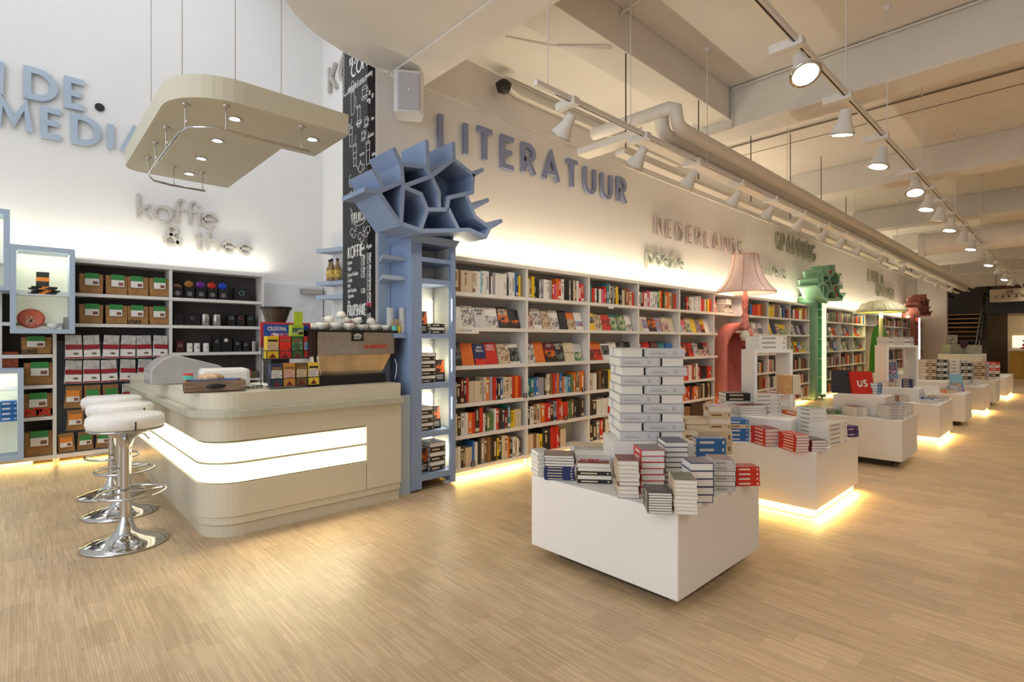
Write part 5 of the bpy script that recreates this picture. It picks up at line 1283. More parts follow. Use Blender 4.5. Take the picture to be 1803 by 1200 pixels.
# right bay: boxes, tins, thermos cups
BOXP = mat('black_gift_box', (.012, .011, .012), .4)
for i, (c, nm) in enumerate((((.28, .10, .05), 'copper'), ((.42, .17, .03), 'orange-brown'), ((.16, .02, .28), 'purple'), ((.60, .03, .02), 'red'), ((.01, .06, .60), 'blue'))):
    x = 1.395 + .125 * i
    o = empty('coffee_gift_box', (x, 7.45, 1.822), 'black coffee box crowned by a %s disc' % nm, 'box', 'black coffee boxes with discs')
    MB().box(x - .052, x + .052, 7.40, 7.5, 1.822, 1.955).build('carton', BOXP, o)
    m = MB(); ribbon(m, arc(0, 0, .022, .022, 0, 360, 16), .004, .001, Vector((x, 7.399, 1.88)), XV, ZV, -YV); ribbon(m, arc(0, 0, .008, .008, 0, 360, 10), .003, .001, Vector((x, 7.399, 1.88)), XV, ZV, -YV); m.build('ring_print', CM['s'], o)
    dm = mat('disc_' + nm, c, .35)
    m = MB().lathe([(0, -.006), (.045, -.006), (.05, 0), (.045, .006), (0, .006)], (0, 0, 0), 24); m.v = [(x + p[0], 7.44 + p[2], 2.0 + p[1] * .85 - (.045 if i == 0 else 0)) for p in m.v]; m.build('colour_disc', dm, o)
    MB().box(x - .006, x + .006, 7.436, 7.446, 1.935, 1.965).build('stem', STEEL, o)
def bx_(x0, x1, z0, z1, m, name, label, cat, y=7.42, d_=.09, ring=None):
    o = empty(name, ((x0 + x1) / 2, y + d_ / 2, z0), label, cat)
    MB().box(x0, x1, y, y + d_, z0, z1).build('carton', m, o)
    if ring:
        mm = MB(); ribbon(mm, arc(0, 0, ring[1], ring[1], 0, 360, 14), .004, .001, Vector(((x0 + x1) / 2, y - .001, (z0 + z1) / 2 + ring[2])), XV, ZV, -YV)
        mm.build('print', ring[0], o)
    return o
bx_(2.03, 2.20, 1.822, 1.985, BOXP, 'gift_box', 'black gift box with blue streaks at the right of the top coffee shelf', 'box', ring=(CM['a'], .03, .02))
bx_(1.36, 1.46, 1.492, 1.63, BOXP, 'gift_box', 'plain black box, left end of the middle coffee shelf', 'box')
bx_(1.47, 1.64, 1.492, 1.64, BOXP, 'gift_box', 'wide black box beside the left thermos mug', 'box', ring=(CM['e'], .02, .02))
for i, x in enumerate((1.70, 1.83)):
    o = empty('thermos_mug', (x, 7.46, 1.492), 'brushed steel mug with black bands, the %s one' % ('left' if i == 0 else 'right'), 'mug', 'steel mugs on the middle coffee shelf')
    MB().lathe([(.045, 0), (.052, .005), (.052, .14), (.048, .145)], (x, 7.46, 1.492), 24).build('body', STEEL, o)
    MB().lathe([(.044, .145), (.044, .155), (0, .157)], (x, 7.46, 1.492), 24).build('lid', BLACK, o)
    MB().lathe([(.012, 0), (.012, .004), (0, .004)], (x + (-.04 if i == 0 else .035), 7.405, 1.57), 12).build('knob', BLACK, o)
for i, (x, c) in enumerate(((1.95, 's'), (2.06, 'p'), (2.18, 'a'))):
    bx_(x, x + .09, 1.492, 1.645, BOXP, 'gift_box', 'black box with %s emblem on the middle coffee shelf' % ['silver', 'pink', 'light blue'][i], 'box', ring=(CM[c], .02, .03))
bx_(1.38, 1.47, 1.162, 1.31, mat('dark_red_box', (.06, .008, .01), .4), 'gift_box', 'dark red box, left end of the lower coffee shelf', 'box', ring=(CM['s'], .018, .01))
for i, x in enumerate((1.53, 1.61, 1.71)):
    o = empty('white_tin', (x, 7.45, 1.162), 'white coffee tin with %s emblem, %s from the left' % (['yellow', 'dark', 'grey'][i], ORD[i]), 'tin', 'white tins on the lower coffee shelf')
    MB().lathe([(.032, 0), (.033, .003), (.033, .108), (.031, .112), (0, .112)], (x, 7.45, 1.162), 20).build('body', PORC, o)
    m = MB(); ribbon(m, arc(0, 0, .01, .01, 0, 360, 12), .005, .001, Vector((x, 7.416, 1.22)), XV, ZV, -YV); m.build('emblem', [CM['y'], CM['k'], CM['e']][i], o)
for i, (x, w_, h) in enumerate(((1.78, .09, .22), (1.88, .12, .21), (2.02, .09, .17), (2.13, .07, .14))):
    o = bx_(x, x + w_, 1.162, 1.162 + h, BOXP, 'coffee_pouch', 'black coffee pouch on the lower coffee shelf, %s from the left' % ORD[i], 'coffee bag', ring=(CM['s'], .014, .02) if i != 1 else None)
    if i == 1: MB().box(x + .03, x + .07, 7.418, 7.42, 1.29, 1.33).build('sticker', PAPER, o)
o = empty('thermos_mug', (2.27, 7.45, 1.162), 'steel thermos mug at the right end of the lower coffee shelf', 'mug')
MB().lathe([(.024, 0), (.03, .12)], (2.27, 7.45, 1.162), 18).build('body', STEEL, o); MB().lathe([(.031, .12), (.03, .135), (0, .137)], (2.27, 7.45, 1.162), 18).build('lid', CHROME, o)
for i, (x, w_) in enumerate(((1.70, .07), (2.1, .14), (2.24, .08))):
    bx_(x, x + w_, .812, .812 + .12 - .03 * (i == 2), mat('mixed_tea_carton_%d' % i, [(.1, .06, .04), (.25, .05, .03), (.12, .1, .05)][i], .5, var=.6, scale=60), 'tea_carton', 'small %s tea carton on the shelf behind the bar' % ['black-brown', 'red', 'olive'][i], 'box')
# blue lit cabinets
def cabinet(x0, x1, z0, z1, shelves, label):
    yf, yb = 7.08, 7.36; t = .045
    o = empty('display_cabinet', ((x0 + x1) / 2, (yf + yb) / 2, z0), label, 'display cabinet', 'pale blue lit cabinets on the coffee shelving')
    m = MB(); m.box(x0, x0 + t, yf, yb, z0, z1); m.box(x1 - t, x1, yf, yb, z0, z1); m.box(x0 + t, x1 - t, yf, yb, z0, z0 + t); m.box(x0 + t, x1 - t, yf, yb, z1 - t, z1); m.build('frame', BLUEL, o, bevel=.002)
    MB().box(x0 + t, x1 - t, yb - .012, yb, z0 + t, z1 - t).build('lit_back', GLOWW, o)
    for z in shelves: MB().box(x0 + t, x1 - t, yf + .03, yb - .012, z, z + .012).build('glass_shelf', mat('pale_shelf', (.7, .75, .76), .2), o)
    area('cabinet_light', ((x0 + x1) / 2, (yf + yb) / 2, z1 - t - .01), x1 - x0 - 2 * t, .2, .9, (1, 1, .82))
    return o
cabinet(-.07, .42, 1.375, 2.25, [1.76], 'pale blue lit cabinet with notebooks, plate and cup')
cabinet(-.6, -.07, 1.79, 2.58, [2.05], 'pale blue lit cabinet cut by the left picture edge, the upper one')
cabinet(-.56, .03, .13, 1.03, [.50], 'pale blue lit cabinet with blue books, low at the left edge')
for i in range(5):
    o = empty('notebook', (.19 + .012 * i - .02, 7.2, 1.772 + .016 * i), 'black notebook with orange band, %s in the pile' % ORD[4 - i] + ' from the top', 'notebook', 'black notebooks with orange bands')
    m = MB().rbox((.17 + .014 * (i % 3), 7.2, 1.772 + .0165 * i), .2, .13, .014, .15 * (i % 3 - 1)); m.build('cover', BLACK, o)
    MB().rbox((.175 + .014 * (i % 3), 7.2, 1.7718 + .0165 * i), .05, .132, .0146, .15 * (i % 3 - 1)).build('band', ORANGEL, o)
nb = leaning_book(Vector((.17, 7.20, 1.856)), -.1, .10, .155, .014, .2, 'k', None, 'black notebook with orange band standing on the notebook pile', cat='notebook', name='notebook')
q = bpy.data.objects.new('band', MB().box(-.051, .051, -.001, .0145, .055, .098).mesh('band', ORANGEL)); q.parent = nb; COL.objects.link(q)
pl_ = empty('plate', (.08, 7.25, 1.425), 'orange-red plate with a pale plant drawing standing in the cabinet', 'plate')
m = MB().lathe([(0, 0), (.08, 0), (.105, .012), (.107, .016), (.08, .006), (0, .006)], (0, 0, 0), 30); m.v = [(.085 + p[0], 7.25 - p[2] + .25 * p[1] * .0, 1.528 + p[1] * .93) for p in m.v]; m.build('disc', mat('coral_glaze', (.70, .16, .09), .3), pl_)
m = MB(); random.seed(3)
for k in range(16):
    aa = random.uniform(0, 6.28); rr = random.uniform(0, .05); ribbon(m, [(rr * math.cos(aa), rr * math.sin(aa) - .03), (rr * math.cos(aa) + random.uniform(-.02, .02), rr * math.sin(aa) - .03 + random.uniform(.01, .04))], .008, .001, Vector((.085, 7.243, 1.53)), XV, ZV, -YV)
m.build('drawing', CM['c'], pl_)
c_ = cup(.25, 7.18, 1.421, 'white mug with a small print in the blue cabinet', 0, s=1.25); c_['group'] = 'crockery in the blue cabinet'
leaning_book(Vector((.345, 7.2, 1.421)), -1.1, .1, .13, .012, .12, 'e', None, 'small grey book leaning at the right side of the blue cabinet', name='small_book')
for i in range(4): lay('b', 'f', Vector((-.14, 7.15, .513 + .05 * i)), 0, .12, .15, .045, 'blue book in the low cabinet, %s of its pile from the bottom' % ORD[i], 'blue books in the low cabinet')
for i in range(3): leaning_book(Vector((-.13 + .035 * i, 7.2, 2.063)), -1.2, .12, .16, .01, .1, 'w', None, 'white booklet in the upper left cabinet, %s from the left' % ORD[i], name='booklet')
# ================================================================ TREES, LAMP, CHAIR, MUSHROOM
random.seed(11)
NET = [ # front edges of the crown boards, picture points of the blue tree (crop coordinates, a third of a pixel)
 (440, 625, 452, 742), (440, 625, 565, 640), (565, 640, 600, 690), (452, 742, 600, 690), (600, 690, 715, 600), (715, 600, 820, 683), (820, 683, 815, 775), (815, 775, 690, 803),
 (690, 803, 680, 865), (600, 690, 640, 775), (640, 775, 640, 865), (450, 745, 545, 785), (545, 785, 578, 866), (578, 866, 690, 866), (578, 866, 540, 975), (450, 745, 438, 940), (438, 940, 540, 975),
 (690, 866, 742, 972), (540, 978, 742, 975), (742, 975, 800, 972), (800, 972, 885, 1010), (885, 1010, 908, 962), (908, 962, 830, 905), (830, 905, 783, 790),
 (820, 683, 870, 655), (815, 860, 898, 815), (815, 860, 800, 830), (885, 945, 970, 925), (908, 962, 970, 925), (320, 772, 434, 942), (320, 772, 438, 722), (250, 760, 320, 772), (290, 655, 350, 762),
 (400, 545, 440, 625), (575, 505, 580, 645), (715, 515, 718, 600)]
YF, YBK = 3.58, 3.93
def c3(X, Y): return 560 + X / 3, 80 + Y / 3
def tree(label, dx, sx, matl, matb, with_books=False, name='tree_bookshelf'):
    X0 = 2.43
    def TX(x): return (x - X0) * sx + X0 + dx
    r = empty(name, (TX(2.67), 3.95, 0), label, 'tree-shaped shelf', None)
    x0, x1 = TX(2.43), TX(2.905)
    th = .035
    def bxp(a, b, c, d, e, f, nm, m, bev=.002): MB().box(a, b, c, d, e, f).build(nm, m, r, bevel=bev)
    bxp(x0, x0 + .11 * sx, 3.85, 3.885, 0.02, 2.2, 'front_stile', matl); bxp(x1 - .055 * sx, x1, 3.85, 3.885, 0.02, 2.2, 'front_stile', matl)
    bxp(x0, x0 + .02, 3.885, 4.19, 0.02, 2.3, 'side_panel', matl); bxp(x1 - .02, x1, 3.885, 4.19, 0.02, 2.3, 'side_panel', matl)
    bxp(x0 + .02, x1 - .02, 4.16, 4.185, .1, 2.3, 'back_panel', matb)
    for z0, z1 in ((.085, .14), (.46, .51), (.88, .93), (1.325, 1.365), (1.80, 1.845), (1.99, 2.03)):
        bxp(x0 + .02, x1 - .02, 3.852, 4.16, z0, z1, 'shelf', matl)
    m = MB(); m.box(x0 + .03, x0 + .07, 3.9, 3.94, 0, .03); m.build('foot', LAMPW, r); m = MB(); m.box(x1 - .07, x1 - .03, 3.9, 3.94, 0, .03); m.build('foot', LAMPW, r)
    for nm_, xx in (('inner_lining', x0 + .021), ('inner_lining', x1 - .025)): MB().box(xx, xx + .004, 3.886, 4.16, .14, 2.2).build(nm_, matb, r)
    # crown
    P = lambda X, Y: PY(*c3(X, Y), YF)
    def tp(p): return Vector((TX(p.x), p.y, p.z))
    for k, (a, b, c, d) in enumerate(NET):
        p, q = tp(P(a, b)), tp(P(c, d))
        dr = (q - p).normalized(); p -= dr * .008; q += dr * .008
        nn = Vector((-dr.z, 0, dr.x)) * .017; bk = Vector((0, YBK - YF, 0)); p.y -= .0005 * (k % 9); q.y -= .0005 * (k % 9)
        if k in (29, 30, 31, 32, 33, 34, 35): bk = Vector((0, YBK - YF + .02, 0))
        MB().hull8([p - nn, q - nn, q + nn, p + nn], [p - nn + bk, q - nn + bk, q + nn + bk, p + nn + bk]).build('crown_board', matl, r)
    # trunk neck between crown and column
    a_, b_ = tp(P(440, 940)), tp(P(742, 978))
    MB().hull8([(x0, 3.85, 2.15), (x1, 3.85, 2.15), (x1, 4.18, 2.15), (x0, 4.18, 2.15)], [(x0 - .05, 3.80, 2.205), (x1 + .01, 3.80, 2.205), (x1 + .01, 4.18, 2.205), (x0 - .05, 4.18, 2.205)]).build('neck', matl, r)
    ol = [tp(P(a, b)) for a, b in ((440, 640), (565, 650), (600, 690), (715, 610), (815, 690), (810, 775), (785, 800), (830, 905), (900, 965), (880, 1000), (742, 970), (540, 975), (440, 935), (330, 780))]
    m = MB(); n = len(ol); vs = [(p.x, YBK, p.z) for p in ol] + [(p.x, YBK + .02, p.z) for p in ol]
    m.add(vs, [tuple(range(n)), tuple(range(2 * n - 1, n - 1, -1))] + [(i, i + n, (i + 1) % n + n, (i + 1) % n) for i in range(n)]); m.build('crown_back', matl, r)
    return r
TW = mat('tree_inner_white', (.72, .72, .66), .5)
blue = tree('pale blue tree-shaped shelf with a honeycomb crown on the pier', 0, 1, BLUE, TW)
m = MB().box(2.31, 2.43, 3.90, 4.19, 1.325, 1.365); m.build('side_shelf', BLUE, blue, bevel=.002)
for z in (1.82, 1.99): MB().hull8([(2.20, 3.93, z), (2.43, 3.93, z), (2.43, 4.19, z), (2.32, 4.19, z)], [(2.20, 3.93, z + .035), (2.43, 3.93, z + .035), (2.43, 4.19, z + .035), (2.32, 4.19, z + .035)]).build('side_shelf', BLUEL, blue, bevel=.002)
MB().box(2.31, 2.425, 4.185, 4.199, 0, 2.3).build('pier_cladding', BLUEL, blue)
for z0, z1 in ((.15, .45), (.52, .87), (.94, 1.31), (1.38, 1.78)):
    area('tree_shelf_light', (2.865, 4.0, (z0 + z1) / 2), .2, z1 - z0, 1.5, (1, .9, .68), (0, R_(90), 0))
tree('mint green tree-shaped shelf with red-lined crown, farther along the wall', 10.28, 1.55, GREENT, GREENT)
tree('dusty pink tree-shaped shelf at the far end of the wall', 20.75, 2.1, PINKT, PINKT)
RL = mat('tomato_red_lacquer', (.62, .06, .03), .5)
for x, dx_, m_ in ((13.3, 0, mat('green_inside_glow', (.7, 1, .5), .5, emit=.75, ecol=(.75, 1, .55))), (24.1, 0, mat('pink_inside_glow', (1, .8, .7), .5, emit=1.0, ecol=(1, .9, .8)))):
    tag(MB().box(x - .16, x + .12, 3.838, 3.849, .1, 2.15).build('inside_glow_panel', m_), 'glowing front panel standing in for the lit inside of the %s tree' % ('green' if x < 20 else 'pink'), 'glow panel')  # emissive slab in place of light from inside the column
GL = mat('crown_lining', (.62, .05, .03), .5)
for k, (dx1, z, w_, h) in enumerate(((12.95, 2.72, .14, .12), (13.2, 2.42, .10, .16), (13.42, 2.5, .1, .13), (13.3, 2.28, .14, .08))):
    tag(MB().box(dx1, dx1 + w_, 3.62, 3.90, z, z + h).build('red_box', GL), 'tomato red box in the crown of the green tree, %s' % ['highest', 'left of the stem', 'at the right edge', 'lowest'][k], 'box')
# books in the blue column
def film_book(ox, z, yaw, label):
    o = leaning_book(Vector((ox, 3.93, z)), yaw, .125, .20, .03, .1, 'k', ('fire', .42, .97), label, name='thriller_book')
    q = bpy.data.objects.new('title', MB().box(-.03, .045, -.0012, 0, .055, .062).box(-.04, .045, -.0012, 0, .04, .046).box(-.02, .045, -.0012, 0, .025, .031).mesh('title', CM['w'])); q.parent = o; COL.objects.link(q)
    q = MB()
    for k in range(12): q.box(-.061, -.055, -.0012, 0, .006 + .0165 * k, .014 + .0165 * k)
    q2 = bpy.data.objects.new('film_edge', q.mesh('film_edge', CM['w'])); q2.parent = o; COL.objects.link(q2)
def pile(x0, z, n, w_, label, al=True, th=.036):
    for i in range(n):
        lay('k', 'f' if (i % 2 == 0 or not al) else 'r', Vector((x0, 3.90, z + th * i)), random.uniform(-.03, .03), w_, .2, th * .97, '%s %s' % (label, ORD[i] + ' from bottom'), 'black thrillers lying in the blue tree', name='thriller_book', white=True)
film_book(2.60, 1.366, .1, 'black and orange thriller standing at eye level in the blue tree')
pile(2.67, 1.366, 3, .15, 'black thriller lying beside the standing one at eye level,', th=.03)
pile(2.56, .931, 8, .16, 'black thriller in the second pile of the blue tree,', th=.033); film_book(2.775, .931, -.15, 'black and orange thriller standing before the second pile')
pile(2.545, .511, 6, .15, 'black thriller in the third pile of the blue tree,', th=.035); film_book(2.74, .511, .1, 'black and orange thriller standing before the third pile')
pile(2.66, .141, 6, .165, 'black thriller in the lowest pile of the blue tree,', th=.042); film_book(2.61, .141, .15, 'black and orange thriller standing before the lowest pile')
# glasses and straws on the side shelf
for i, (x, y) in enumerate(((2.335, 4.03), (2.415, 3.96))):
    o = empty('glass_stack', (x, y, 1.366), 'stack of clear glasses on the blue side shelf, %s the straws' % ('behind' if i == 0 else 'right of'), 'glass', 'glass stacks on the blue shelf')
    for k in range(5): MB().lathe([(.026, .035 * k), (.034, .035 * k + .08), (.032, .035 * k + .08), (.024, .035 * k + .004), (0, .035 * k + .004)], (x, y, 1.366), 16).build('glass', mat('glass_tumbler', (.85, .88, .9), .08, trans=.45, var=0), o)
for i, (x, y, c, col_) in enumerate(((2.33, 3.95, TEAL, 'r'), (2.372, 3.955, mat('yellow_cup', (.75, .6, .05), .4), 'y'))):
    o = empty('straw_cup', (x, y, 1.366), '%s cup full of stirrers on the blue side shelf' % ('teal' if i == 0 else 'yellow'), 'cup', None)
    MB().lathe([(.018, 0), (.023, .06), (.021, .06), (.017, .004), (0, .004)], (x, y, 1.366), 14).build('beaker', c, o)
    for k in range(9):
        aa = k * .7; MB().tube([(x + .008 * math.cos(aa), y + .008 * math.sin(aa), 1.372), (x + .028 * math.cos(aa), y + .02 * math.sin(aa), 1.366 + .12)], .002, 4).build('stirrer', wood_mat('stirrer_wood', (.55, .35, .2), (.65, .45, .28)) if i == 0 else CM['y'], o)
# shelves and bottles behind the pier
for k, (v, l) in enumerate(((443, 'highest'), (500, 'middle'), (524, 'lowest'))):
    p = PX(574, v, 2.25); z = p.z
    o = MB().hull8([(2.30, 4.82, z - .02), (2.38, 4.82, z - .02), (2.38, 5.17, z - .02), (2.16, 5.17, z - .02)], [(2.30, 4.82, z + .02), (2.38, 4.82, z + .02), (2.38, 5.17, z + .02), (2.16, 5.17, z + .02)]).build('wall_shelf', BLUEL)
    tag(o, 'pale blue wall shelf left of the blackboard, the %s' % l, 'shelf', 'small shelves left of the blackboard')
zb = PX(574, 500, 2.25).z + .021
tag(MB().box(2.34, 2.4, 4.8, 5.2, .0, 2.4).build('shelf_upright', WALLC), 'pale upright panel behind the blackboard carrying the small shelves', 'panel')
for i, (x, y) in enumerate(((2.24, 4.98), (2.25, 5.05), (2.27, 4.92))):
    o = empty('syrup_bottle', (x, y, zb), 'syrup bottle with amber label on the small shelf, %s' % ['in front', 'at the left', 'beside the blackboard'][i], 'bottle', 'syrup bottles')
    MB().lathe([(.03, 0), (.032, .01), (.032, .12), (.012, .17), (.011, .205), (.013, .21), (0, .212)], (x, y, zb), 16).build('bottle_body', mat('amber_glass', (.30, .20, .09), .15), o)
    MB().lathe([(.033, .03), (.033, .1)], (x, y, zb), 16).build('label_band', mat('syrup_label', (.62, .42, .1), .5, var=.5, scale=40), o)
    MB().lathe([(.014, .19), (.014, .215), (0, .216)], (x, y, zb), 10).build('cap', BLACK, o)
# white door with closer behind the machine, warning sign
dr = MB().box(2.46, 3.28, 7.60, 7.649, 0, 2.1).build('door_1', mat('white_door', (.74, .75, .77), .45)); dr['kind'] = 'structure'
tag(MB().box(2.95, 3.25, 7.53, 7.6, 1.98, 2.05).build('door_closer', STEEL), 'grey door closer at the top of the white door', 'door closer')
wsn = empty('warning_sign', (3.05, 7.59, 1.45), 'small black and yellow striped sticker on the white door', 'sticker')
MB().box(3.0, 3.1, 7.594, 7.599, 1.42, 1.56).build('plate', CM['y'], wsn)
for k in range(3): MB().hull8([(3.0, 7.592, 1.42 + .045 * k), (3.1, 7.592, 1.45 + .045 * k), (3.1, 7.594, 1.45 + .045 * k), (3.0, 7.594, 1.42 + .045 * k)], [(3.0, 7.592, 1.44 + .045 * k), (3.1, 7.592, 1.47 + .045 * k), (3.1, 7.594, 1.47 + .045 * k), (3.0, 7.594, 1.44 + .045 * k)]).build('stripe', BLACK, wsn)

# giant pink lamp over the chair
LX, LY = 8.51, 3.6
lp = empty('giant_table_lamp', (LX, LY, 1.3), 'giant pink lampshade on a striped stem with a glass ball', 'lamp')
prof = [(.455, 2.07), (.452, 2.09), (.35, 2.20), (.27, 2.33), (.215, 2.50), (.19, 2.68)]
m = MB(); m.lathe(prof, (LX, LY, 0), 32); m.f = [f for f in m.f if len(f) == 4]; m.m = m.m[:len(m.f)]; m.sm = m.sm[:len(m.f)]
m.build('lamp_shade', mat('pink_satin', (.66, .50, .46), .4, coat=.2), lp)
m = MB()
for k in range(8):
    aa = k * math.pi / 4 + .3; m.tube([(LX + (r_ + .002) * math.cos(aa), LY + (r_ + .002) * math.sin(aa), z) for r_, z in prof], .004, 5)
m.tube([(LX + .455 * math.cos(t * math.pi / 16), LY + .455 * math.sin(t * math.pi / 16), 2.07) for t in range(32)], .007, 6, closed=True)
m.tube([(LX + .19 * math.cos(t * math.pi / 16), LY + .19 * math.sin(t * math.pi / 16), 2.68) for t in range(32)], .006, 6, closed=True)
m.build('piping', mat('rose_piping', (.5, .22, .16), .6), lp)
MB().lathe([(.0, 1.30), (.05, 1.305), (.075, 1.36), (.07, 1.42), (.04, 1.47)], (LX, LY, 0), 20).build('glass_ball', mat('green_white_glass', (.6, .66, .55), .15), lp)
MB().lathe([(.04, 1.47), (.075, 1.52), (.07, 1.58), (.045, 1.64), (.06, 1.70), (.035, 1.76), (.05, 1.84), (.05, 1.98), (.03, 2.07), (.03, 2.12)], (LX, LY, 0), 20).build('stem', mat('pink_marbled', (.55, .22, .2), .3, var=.6, scale=14), lp)
m = MB(); m.bar((LX, LY, 1.45), (LX, 3.95, 1.45), .03); m.build('bracket', LAMPW, lp)
d = bpy.data.lights.new('lamp_bulb', 'POINT'); d.energy = 14; d.color = (1, .72, .5); d.shadow_soft_size = .06
o = bpy.data.objects.new('lamp_bulb', d); o.location = (LX, LY, 2.25); COL.objects.link(o)

# pink alcove chair
ch = empty('alcove_chair', (8.67, 3.85, 0), 'tall salmon pink padded alcove chair under the giant lamp', 'chair')
def arch_ring(w_, zt, n=14, z0=.38):
    return [(-w_, z0)] + [(-w_ + 0, zt - w_)] + [(w_ * math.cos(R_(180 - 180 * k / n)), zt - w_ + w_ * math.sin(R_(180 - 180 * k / n))) for k in range(1, n)] + [(w_, zt - w_), (w_, z0)]
CX = 8.67
outer = arch_ring(.48, 1.60, z0=.0); inner = arch_ring(.33, 1.46, z0=.0)
m = MB(); n = len(outer)
yfr, ybk = 3.62, 4.15
vs = [(CX + x, yfr + .03, z) for x, z in outer] + [(CX + x * 1.0, yfr + .03, z) for x, z in inner] + [(CX + x, ybk, z) for x, z in outer] + [(CX + x, ybk, z) for x, z in inner] + [(CX + (a[0] + b_[0]) / 2, yfr - .03, (a[1] + b_[1]) / 2) for a, b_ in zip(outer, inner)]
fs = []
for i in range(n - 1):
    j = i + 1
    fs += [(i, j, 4 * n + j, 4 * n + i), (4 * n + i, 4 * n + j, n + j, n + i), (i, 2 * n + i, 2 * n + j, j), (n + i, n + j, 3 * n + j, 3 * n + i)]
m.add(vs, fs, 0, True); m.build('padded_shell', PINK, ch)
vs = [(CX + x, 4.14 - .0, z) for x, z in inner]; m = MB(); m.add(vs, [tuple(range(len(vs)))]); 
m = MB(); bp = [(.38, 3.80), (.50, 3.90), (.62, 4.02), (.8, 4.07), (1.1, 4.05), (1.3, 4.07), (1.47, 4.12)]
vs = []; fs = []
for z, y in bp: vs += [(CX - .335, y, z), (CX + .335, y, z)]
for i in range(len(bp) - 1): fs.append((2 * i, 2 * i + 1, 2 * i + 3, 2 * i + 2))
m.add(vs, fs, 0, True); m.add([(p[0], p[1] + .05, p[2]) for p in vs], fs); m.build('back_cushion', mat('deep_salmon', (.42, .11, .10), .65, var=.05), ch)
MB().box(CX - .33, CX + .33, 3.5, 4.05, .12, .46).build('seat_cushion', PINK, ch, bevel=.06)
ch.location = (8.62, 3.80, 0); ch.rotation_euler.z = R_(-38); ch.scale = (.62, .62, 1)
# niche shelf bits around the chair
for x0_, x1_, l in ((8.15, 8.25, 'left'), (9.1, 9.19, 'right')):
    for k, z in enumerate((1.03, 1.395)):
        tag(MB().box(x0_, x1_, 3.93, 4.18, z, z + .035).build('stub_shelf', SHELF), 'short white shelf end %s of the pink chair, the %s one' % (l, 'lower' if k == 0 else 'upper'), 'shelf')
nb_ = empty('bridge_shelf', (8.67, 4.05, 1.73), 'white shelf bridging over the pink chair', 'shelf')
MB().box(8.14, 9.2, FB - .01, 4.18, 1.725, 1.76).build('board', SHELF, nb_); MB().box(8.14, 9.2, FB - .01, 4.18, 2.055, 2.09).build('board', SHELF, nb_); MB().box(8.14, 9.2, 4.17, 4.19, 1.5, 2.06).build('back_panel', SHBACK, nb_)
leaning_book(Vector((8.30, 3.99, 1.761)), -.1, .14, .2, .03, .2, 'r', ('rose', .1, .8), 'red and white book standing on the shelf over the pink chair')
for i in range(3): lay('w' if i % 2 else 'e', 'f', Vector((8.5 + .04 * i, 3.95, 1.761 + .035 * i)), .05, .42 - .08 * i, .17, .034, 'flat book over the pink chair, %s from the bottom' % ORD[i], 'flat books over the pink chair')
for i, c in enumerate('kwe'): lay(c, 'f', Vector((8.6, 3.95, 1.866 + .045 * i)), .02, .2, .17, .044, '%s thick volume in the pile over the pink chair' % INK[c][0], 'thick volumes over the pink chair')

# mushroom canopy and cactus chair
mx_, my_ = 16.55, 3.45
MS = .64
def mz(z): return 2.05 + (z - 2.2) * .70
def mp_(pr): return [(r_ * MS, mz(z)) for r_, z in pr]
mu = empty('mushroom_canopy', (mx_, my_, 0), 'cream mushroom-shaped canopy with scalloped pattern over the green cactus', 'canopy')
MB().lathe(mp_([(.86, 2.20), (.90, 2.22), (.84, 2.36), (.66, 2.52), (.40, 2.63), (.0, 2.67)]), (mx_, my_, 0), 36, cap=False).build('cap', mat('cream_mushroom', (.62, .60, .42), .55), mu)
m = MB()
for k in range(14):
    a0, a1 = 2 * math.pi * k / 14, 2 * math.pi * (k + 1) / 14; am = (a0 + a1) / 2
    m.tube([(mx_ + MS * rr * math.cos(an), my_ + MS * rr * math.sin(an), mz(zz)) for rr, an, zz in ((.895, a0, 2.26), (.80, a0 * .7 + am * .3, 2.41), (.62, am, 2.555), (.80, a1 * .7 + am * .3, 2.41), (.895, a1, 2.26))], .011, 5)
m.build('scallop', mat('pale_scallop', (.72, .70, .58), .5), mu)
MB().lathe([(.0, 2.10), (.53, 2.055)], (mx_, my_, 0), 30, cap=False).build('underside', mat('lime_yellow_lacquer', (.55, .55, .12), .5), mu)
MB().lathe([(.05, 1.25), (.045, 1.7), (.045, 2.1)], (mx_, my_, 0), 16).build('stem', mat('cream_mushroom', (.62, .60, .42), .55), mu)
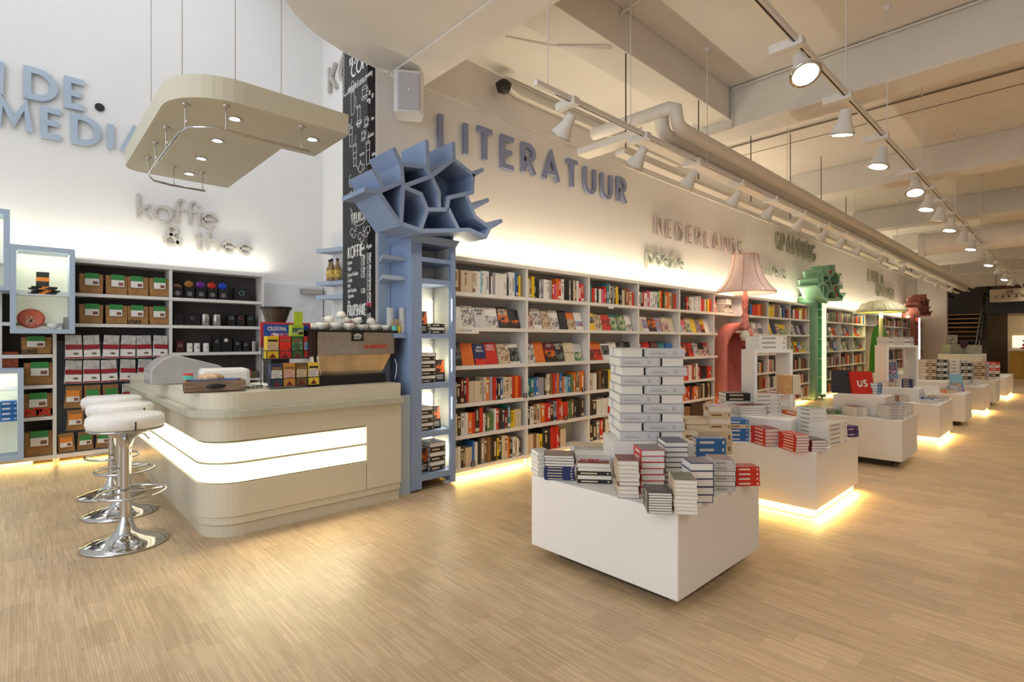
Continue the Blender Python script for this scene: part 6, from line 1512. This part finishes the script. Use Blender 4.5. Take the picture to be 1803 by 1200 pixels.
area('mushroom_light', (mx_, my_, 1.9), .5, .5, 7, (1, .92, .5), (R_(180), 0, 0))  # unseen upward light added so the underside glows
area('mushroom_light', (mx_, my_ + .3, 2.03), .7, .4, 5, (1, .9, .55))
cc = empty('cactus_chair', (17.55, 3.7, 0), 'dark green cactus-shaped chair under the mushroom canopy', 'chair')
GC = mat('cactus_green', (.03, .16, .02), .6)
MB().lathe([(.0, 0), (.42, 0), (.42, .30), (.36, .55), (.34, .9), (.30, 1.2), (.25, 1.5), (.14, 1.72), (0, 1.78)], (17.75, 3.75, 0), 22, sx=.55, sy=.6).build('body', GC, cc)
m = MB()
for k in range(16):
    aa = k * math.pi / 8
    m.tube([(17.75 + .55 * r_ * math.cos(aa), 3.75 + .6 * r_ * math.sin(aa), z) for r_, z in ((.42, .3), (.36, .55), (.34, .9), (.30, 1.2), (.25, 1.5), (.14, 1.72))], .018, 5)
m.build('ribs', mat('cactus_green_light', (.06, .24, .04), .6), cc)
nb_ = empty('bridge_shelf', (17.75, 4.05, 1.73), 'white shelf bridging over the green cactus', 'shelf')
MB().box(17.13, 18.37, FB, 4.18, 1.725, 1.76).build('board', SHELF, nb_); MB().box(17.13, 18.37, FB, 4.18, 2.055, 2.09).build('board', SHELF, nb_); MB().box(17.13, 18.37, 4.17, 4.19, .5, 2.06).build('back_panel', SHBACK, nb_)
# cashier odds at the far end
fd = empty('info_desk', (18.6, 2.0, 0), 'pale info desk with grey crates in front of the stairs', 'desk')
MB().box(18.2, 19.2, 1.6, 2.5, 0, .95).build('counter_block', WHITE, fd, bevel=.005)
MB().rbox((18.5, 2.2, .95), .45, .3, .26, yaw0).build('crate', mat('grey_green_crate', (.40, .41, .35), .4), fd)
MB().rbox((18.7, 1.9, .95), .4, .3, .24, yaw0).build('crate', mat('grey_green_crate', (.40, .41, .35), .4), fd)
MB().rbox((18.7, 2.25, 1.21), .24, .02, .26, yaw0).build('photo_card', ARTS['photo'], fd)
MB().sphere((18.5, 2.0, 1.2), .1, 10).build('dark_flowers', mat('dark_blossom', (.05, .01, .05), .6), fd)
